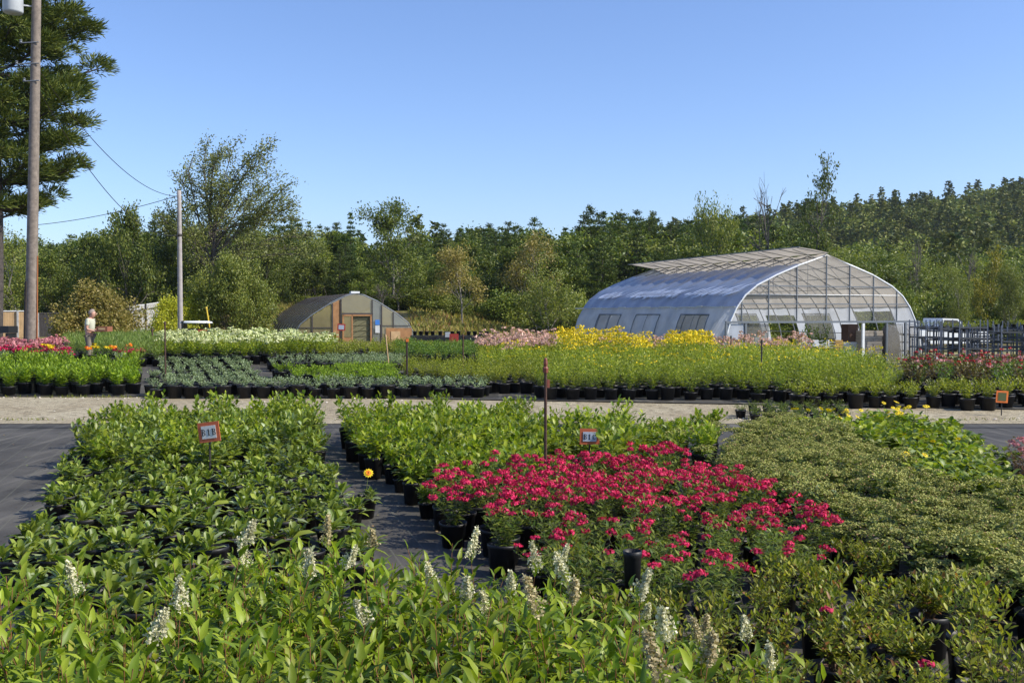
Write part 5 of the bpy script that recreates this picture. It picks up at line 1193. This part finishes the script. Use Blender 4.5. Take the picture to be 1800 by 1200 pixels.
# -- the big pine at the left edge
def big_pine(h=25):
    trunk = Geo(); crown = Geo(); T = np.array([(.15 * math.sin(z * .3), .1 * math.cos(z * .25), z) for z in np.linspace(0, h, 14)]); trunk.tube(T, np.linspace(.38, .05, 14), 10)
    z = 6.6
    while z < h:
        f = (z - 6.6) / (h - 6.6); rr = float(np.interp(f, [0, .1, .28, .4, .52, .75, 1], [3.0, 4.4, 5.1, 4.8, 4.0, 2.6, .6])); a0 = rng.uniform(0, 6.28)
        for b in range(7):
            a = a0 + b * .9 + rng.normal(0, .2); l = rr * rng.uniform(.66, 1.08); t = np.linspace(0, 1, 6); zc = z + rng.normal(0, .25)
            P = np.stack([np.cos(a) * l * t, np.sin(a) * l * t, zc - .10 * l * t + .30 * l * t ** 2.2], -1); trunk.tube(P, np.linspace(.10, .018, 6), 5, cap=False)
            for q in range(6):
                tt = rng.uniform(.38, 1.0) if q else 1.0; c = np.array([np.interp(tt, t, P[:, k]) for k in range(3)]); sd = rng.normal(0, .17) * l * (1.15 - .6 * tt)
                c = c + [-math.sin(a) * sd, math.cos(a) * sd, rng.uniform(0, .25)]; trunk.tube([[np.interp(max(tt - .2, 0), t, P[:, k]) for k in range(3)], c], [.03, .01], 4, cap=False)
                R_ = rng.uniform(.55, 1.0) * (.6 + .4 * rr / 5.1); n = int(420 * R_); d = rdir(n, -.5, 1); C = c + d * R_ * [1, 1, .62] * rng.uniform(.3, 1, (n, 1))
                D = nrm(d * [1, 1, .7] + [math.cos(a) * .5, math.sin(a) * .5, .35] + rng.normal(0, .35, (n, 3))); crown.quads(C, D, rdir(n), .30 * rng.uniform(.7, 1.3, n), .055, 0, .5)
        z += rng.uniform(1.0, 1.45) * (1 - .45 * f)
    return dict(parts=[('trunk', trunk.mesh('trunk', M['pinebark'], True)), ('crown', crown.mesh('crown', LM['pine']))])
bp_ = big_pine()
x, y = at(-8, 48); o = empty('pine_tree', (x, y, g(x, y) - .2), 1.3, 'huge dark pine towering over the left edge of the picture', 'pine tree')
for nm, me in bp_['parts']: link(nm, me, o)
# -- forest kits
FP = [pine_kit(15, 3.0 + .3 * (i % 3), ([0, .15, .4, .7, .9, 1], [.65, .95, 1, .66, .34, .10]), .12, 15 + i, 6, .42, .12, 62, 'pinef', i, droop=.1, upturn=.25, tr=.2, plate=1) for i in range(5)]
for k in FP: k['w'] = 5.5
SP = [pine_kit(15, 2.3, ([0, .5, 1], [1, .6, .05]), .08, 21, 7, .36, .12, 40, 'spruce', i, droop=.3, upturn=.15, tr=.17, plate=.6, gapp=.08) for i in range(3)]
for k in SP: k['w'] = 4.4
DO = [decid_kit(12, 1.0, 'oak', lvl=4, nleaf=16, q=.42, clump=.5, nb0=6, trunk_f=.15) for i in range(4)]
DB = [decid_kit(12, .8, 'birch', 'palebark', lvl=4, nleaf=12, q=.36, clump=.45, nb0=5, up=.9, trunk_f=.15, tr=.13) for i in range(4)]
DT = [decid_kit(12, .8, 'tan', 'palebark', lvl=4, nleaf=9, q=.36, clump=.5, nb0=4, up=.8, trunk_f=.3, tr=.15) for i in range(2)]
BARE = [decid_kit(12, .7, None, 'bark', lvl=4, nb0=3, up=1.0, trunk_f=.35, tr=.34, bare=True) for i in range(3)]
DY = [decid_kit(9, .8, 'autumn', lvl=3, nleaf=18, q=.36, clump=.5, nb0=4, up=.8, trunk_f=.15, tr=.12)]
SHR = [decid_kit(4, 1.0, m, lvl=3, nleaf=16, q=.28, clump=.4, nb0=6, trunk_f=.08, tr=.07, trunks=2) for m in ('oak', 'birch', 'oak')]
# -- trees one can pick out
def fan_tree(h=15.5, W=5.3):
    """wide fan of long wind-combed limbs above a low trunk"""
    tg = Geo(); cg = Geo(); th = h * .3; tg.tube([(0, 0, 0), (.1, 0, th * .5), (.25, 0, th), (.5, .1, h * .6)], [.26, .2, .14, .06], 9)
    for i in range(40):
        az = i * 2.4; el = rng.uniform(.1, 1.0) if i % 3 else rng.uniform(1.0, 1.45); z0 = rng.uniform(.18, .5) * h
        d = np.array([math.cos(az) * math.cos(el) + .12, math.sin(az) * math.cos(el), math.sin(el)]); env = 1 / math.sqrt((math.cos(el) / W) ** 2 + (math.sin(el) / (h - z0)) ** 2); l = env * rng.uniform(.84, 1.03)
        t = np.linspace(0, 1, 7); P = np.array([.2, 0, z0]) + d * (l * t)[:, None] + np.stack([.9 * t ** 2, rng.normal(0, .1) * t, .5 * np.sin(t * 3.0)], -1) + rng.normal(0, .07, (7, 3)) * t[:, None]
        tg.tube(P, np.linspace(.07, .015, 7), 5, cap=False)
        for k in range(15):
            tt = rng.uniform(.28, 1); p = np.array([np.interp(tt, t, P[:, c]) for c in range(3)]); dd = nrm(d + rng.normal(0, .5, 3) + [.25, 0, .1]); ll = rng.uniform(.8, 2.0) * (1.2 - .5 * tt); e = p + dd * ll
            tg.tube([p, p + dd * ll * .5 + [0, 0, .05], e], [.035, .022, .01], 3, cap=False)
            n = 44; u = rng.uniform(.1, 1.1, (n, 1)); C = p + dd * ll * u + rng.normal(0, .24, (n, 3)); cg.quads(C, nrm(dd + rng.normal(0, .7, (n, 3))), rdir(n), .21 * rng.uniform(.6, 1.3, n), .10, 0, .5)
    V = np.vstack(cg.V); return dict(parts=[('trunk', tg.mesh('trunk', M['bark'], True)), ('crown', cg.mesh('crown', LM['ash']))], h=float(np.percentile(V[:, 2], 99.7)), w=float(np.percentile(V[:, 0], 99) - np.percentile(V[:, 0], 1)))
WS = fan_tree()
put_tree('deciduous_tree', WS, 368, 78, 246, 'tall feathery windswept tree with thin silvery leaves, left of centre', wpx=240, rz=.0)
BG = decid_kit(9, 1.1, 'birch', lvl=4, nleaf=26, q=.3, clump=.45, nb0=8, up=.5, trunk_f=.06, tr=.14, trunks=2)
put_tree('deciduous_tree', BG, 412, 66, 424, 'dense light green tree reaching the ground right of the small pole', wpx=125)
put_tree('deciduous_tree', DO[0], 225, 74, 350, 'dark green rounded tree behind the wires, left of the windswept tree', wpx=130)
put_tree('deciduous_tree', DO[1], 168, 76, 402, 'dark tree behind the round bush, shorter and left of the wires', wpx=120)
put_tree('deciduous_tree', DO[2], 280, 80, 400, 'dark tree directly behind the small pole', wpx=120)
put_tree('deciduous_tree', DO[3], 322, 84, 395, 'dark tree below the windswept crown, right of the small pole', wpx=120)
put_tree('deciduous_tree', DB[0], 30, 74, 388, 'light green tree between the pine trunk and the tall pole', wpx=120)
put_tree('deciduous_tree', DO[3], 96, 80, 425, 'mid green tree just right of the tall pole', wpx=110)
put_tree('deciduous_tree', DO[1], -60, 78, 400, 'green tree cut by the left edge behind the pine trunk', wpx=150)
put_tree('deciduous_tree', DO[2], 470, 86, 415, 'dark tree at the right foot of the windswept tree', wpx=90)
BU = decid_kit(4, 1.1, 'tan', lvl=3, nleaf=60, q=.2, clump=.34, nb0=9, up=.35, trunk_f=.07, tr=.09, trunks=3)
put_tree('round_bush', BU, 172, 54, 478, 'round olive bush tinted brown, behind the person', 'bush', wpx=112)
YS = decid_kit(4, 1.0, 'yelleaf', lvl=3, nleaf=20, q=.22, clump=.35, nb0=6, up=.5, trunk_f=.08, tr=.07, trunks=2)
put_tree('shrub', YS, 300, 64, 512, 'yellow-green shrub left of the small pole', 'shrub', wpx=70)
put_tree('shrub', YS, 348, 66, 502, 'yellow-green shrub right of the small pole above the golf cart', 'shrub', wpx=65)
put_tree('deciduous_tree', decid_kit(12, 1.0, 'oak', 'palebark', lvl=4, nleaf=13, q=.34, clump=.5, nb0=6, up=.5, trunk_f=.42, tr=.19), 692, 82, 344, 'tall tree with visible trunk standing above the small greenhouse', wpx=112)
put_tree('deciduous_tree', DT[0], 812, 76, 420, 'slender tan-leaved tree with pale trunk, centre of the forest edge', wpx=85)
put_tree('deciduous_tree', DT[1], 935, 84, 400, 'tan-tinted thin tree left of the large greenhouse', wpx=90)
put_tree('deciduous_tree', DB[1], 965, 74, 445, 'leafy light green tree just left of the large greenhouse', wpx=125)
put_tree('dead_tree', BARE[0], 1350, 88, 285, 'bare dead tree rising above the large greenhouse roof', wpx=60)
put_tree('deciduous_tree', decid_kit(14, .5, 'oak', 'bark', lvl=4, nleaf=7, q=.34, clump=.3, nb0=7, up=.6, jit=.8, trunk_f=.35, tr=.22), 1432, 86, 268, 'tall thin sparse-leaved tree right of the bare dead tree', wpx=62)
put_tree('deciduous_tree', DB[2], 1255, 92, 330, 'light sparse tree above the middle of the greenhouse roof', wpx=70)
put_tree('dead_tree', BARE[1], 700, 80, 490, 'small grey dead tree behind the small greenhouse', wpx=40)
put_tree('dead_tree', BARE[2], 672, 79, 500, 'low grey dead tree left of the other small dead tree', wpx=35)
put_tree('dead_tree', BARE[0], 1700, 92, 420, 'thin bare tree before the wooded hill at the right', wpx=40)
put_tree('dead_tree', BARE[2], 1608, 90, 425, 'thin bare tree right of the greenhouse ridge', wpx=36)
put_tree('deciduous_tree', DY[0], 1745, 80, 425, 'yellowing young tree at the right in front of the forest', wpx=60)
put_tree('deciduous_tree', DY[0], 1712, 76, 478, 'orange-yellow young tree, shorter and left of the other yellowing one', wpx=45)
for i, px in enumerate((1682, 1690, 1776, 1786)):
    k = DB[i % 4]; put_tree('deciduous_tree', k, px, 72 + i, 450 + 12 * (i % 2), 'slim light tree with a dark bare lower trunk behind the metal carts', group='slim trees behind the metal carts', wpx=45)
# -- forest belt behind everything
TOP = ([-100, 60, 120, 300, 480, 520, 560, 620, 650, 740, 780, 860, 950, 1000, 1040, 1075, 1120, 1180, 1250, 1350, 1430, 1500, 1600, 1700, 1900],
       [400, 418, 415, 400, 398, 388, 408, 398, 430, 428, 405, 398, 402, 398, 372, 392, 372, 392, 388, 385, 405, 425, 440, 440, 440])
nb_ = 0
for row, (D, stp, dy) in enumerate(((90, 46, 46), (100, 38, 22), (112, 33, 8), (128, 30, 0))):
    px = -80 + row * 9
    while px < 1880:
        yt = np.interp(px, *TOP) - 13 + dy * .8 + abs(rng.normal(0, 12)) ; r = rng.random()
        right = px > 1180; left = px < 480
        if left: ks, nm, lb = (DO, 'deciduous_tree', 'dark green broadleaf') if r < .7 else (FP, 'pine_tree', 'dark pine')
        elif right and px > 1440: ks, nm, lb = (DO, 'deciduous_tree', 'mid green broadleaf') if r < .45 else ((DB, 'deciduous_tree', 'light green broadleaf') if r < .85 else (FP, 'pine_tree', 'dark pine'))
        elif row < 2: ks, nm, lb = (DB, 'deciduous_tree', 'light green broadleaf') if r < .28 else ((DO, 'deciduous_tree', 'mid green broadleaf') if r < .6 else (FP, 'pine_tree', 'dark pine'))
        else: ks, nm, lb = (FP, 'pine_tree', 'dark pine') if r < .74 else ((SP, 'spruce_tree', 'narrow spruce') if r < .85 else (DO, 'deciduous_tree', 'mid green broadleaf'))
        side = 'behind the left fences' if left else ('at the foot of the wooded hill' if px > 1440 else ('behind the large greenhouse' if px > 990 else 'behind the small greenhouse'))
        put_tree(nm, ks[rng.integers(len(ks))], px, D + rng.uniform(-3, 3), yt, '%s tree %s, %s row' % (lb, side, ['front', 'second', 'third', 'rear'][row]), group='%s trees %s, row %d' % (lb, side, row + 1)); nb_ += 1
        px += stp * rng.uniform(.75, 1.25)
# spires one can pick out on the skyline
for px, yt, D, k in ((515, 382, 104, SP[0]), (545, 388, 110, SP[1]), (588, 404, 112, FP[0]), (617, 372, 108, SP[2]), (938, 383, 120, FP[1]), (1040, 361, 116, FP[2]), (1062, 368, 118, SP[0]), (1120, 370, 114, FP[3]), (1150, 372, 118, FP[4]), (1195, 392, 120, SP[1]), (860, 400, 118, FP[0]), (820, 402, 118, FP[2])):
    put_tree('pine_tree', k, px, D, yt, 'conifer whose pointed top stands out on the forest skyline', group='conifer spires on the skyline', wpx=62 if k in FP else 40)
# understory
px = -60
while px < 1860:
    D = rng.uniform(78, 88) if px < 1000 else rng.uniform(72, 86); put_tree('shrub', SHR[rng.integers(3)], px, D, 520 + rng.uniform(-28, 25) + (0 if not 380 < px < 520 else 25), 'green shrub in the undergrowth along the forest edge', 'shrub', 'undergrowth shrubs along the forest edge', wpx=rng.uniform(40, 75)); px += rng.uniform(16, 30)
# -- wooded hill: one mass of small trees
def hill_tmpl(kind):
    V = Geo(); n = 270
    if kind == 0: t = rng.uniform(0, 1, n); r = 2.6 * (1 - t) ** .8 * np.sqrt(rng.uniform(.3, 1, n)); a = rng.uniform(0, 6.28, n); C = np.stack([r * np.cos(a), r * np.sin(a), 1.5 + 9 * t], -1); q = .78
    else: C = np.vstack([rdir(n // 5, -.6, 1) * rng.uniform(1.2, 2.2) + [rng.normal(0, 1.3), rng.normal(0, 1.3), rng.uniform(3, 6.6)] for _ in range(5)]); n = len(C); q = .78
    V.quads(C, rdir(n, -.5, .6), rdir(n) + [0, 0, .5], q * rng.uniform(.6, 1.3, n), q * .7, 0, .5); return V
for kind, mt, cnt, lb in ((0, 'hill', 1100, 'dark conifers massed over the far wooded hill at the right'), (1, 'hill', 1000, 'dark rounded trees massed over the far wooded hill'), (1, 'hill2', 1300, 'lighter green trees scattered over the far wooded hill')):
    T = [hill_tmpl(kind) for _ in range(4)]; ge = Geo(); m = 0
    while m < cnt:
        D = 160 + 280 * rng.random() ** 1.0; px = rng.uniform(500, 1900); x, y = at(px, D); z = g(x, y)
        a = rng.uniform(0, 6.28); s = rng.uniform(.6, 1.5); Rm = np.array([[math.cos(a) * s, -math.sin(a) * s, 0], [math.sin(a) * s, math.cos(a) * s, 0], [0, 0, s]])
        M4 = np.eye(4); M4[:3, :3] = Rm; M4[:3, 3] = (x, y, z - .5); ge.merge(T[rng.integers(4)], M4); m += 1
    tag(obj('hill_wood', ge, LM[mt]), lb, 'wood', None, 'stuff')
print('COUNTS', COUNTS, 'placed', NP[0], 'belt', nb_, 'objects', len(bpy.data.objects))
print('LONG', LONG)

# -- thin summer haze over the valley
ge = Geo(); ge.bbox((-960, -70, -2), (960, 1560, 75))
hm = bpy.data.materials.new('haze'); hm.use_nodes = True; t_ = hm.node_tree; t_.nodes.remove(t_.nodes['Principled BSDF'])
pv = t_.nodes.new('ShaderNodeVolumePrincipled'); pv.inputs['Color'].default_value = (.80, .88, 1, 1); pv.inputs['Density'].default_value = .00011; pv.inputs['Anisotropy'].default_value = .3
t_.links.new(pv.outputs[0], t_.nodes['Material Output'].inputs['Volume'])
tag(obj('haze', ge, hm), kind='stuff')
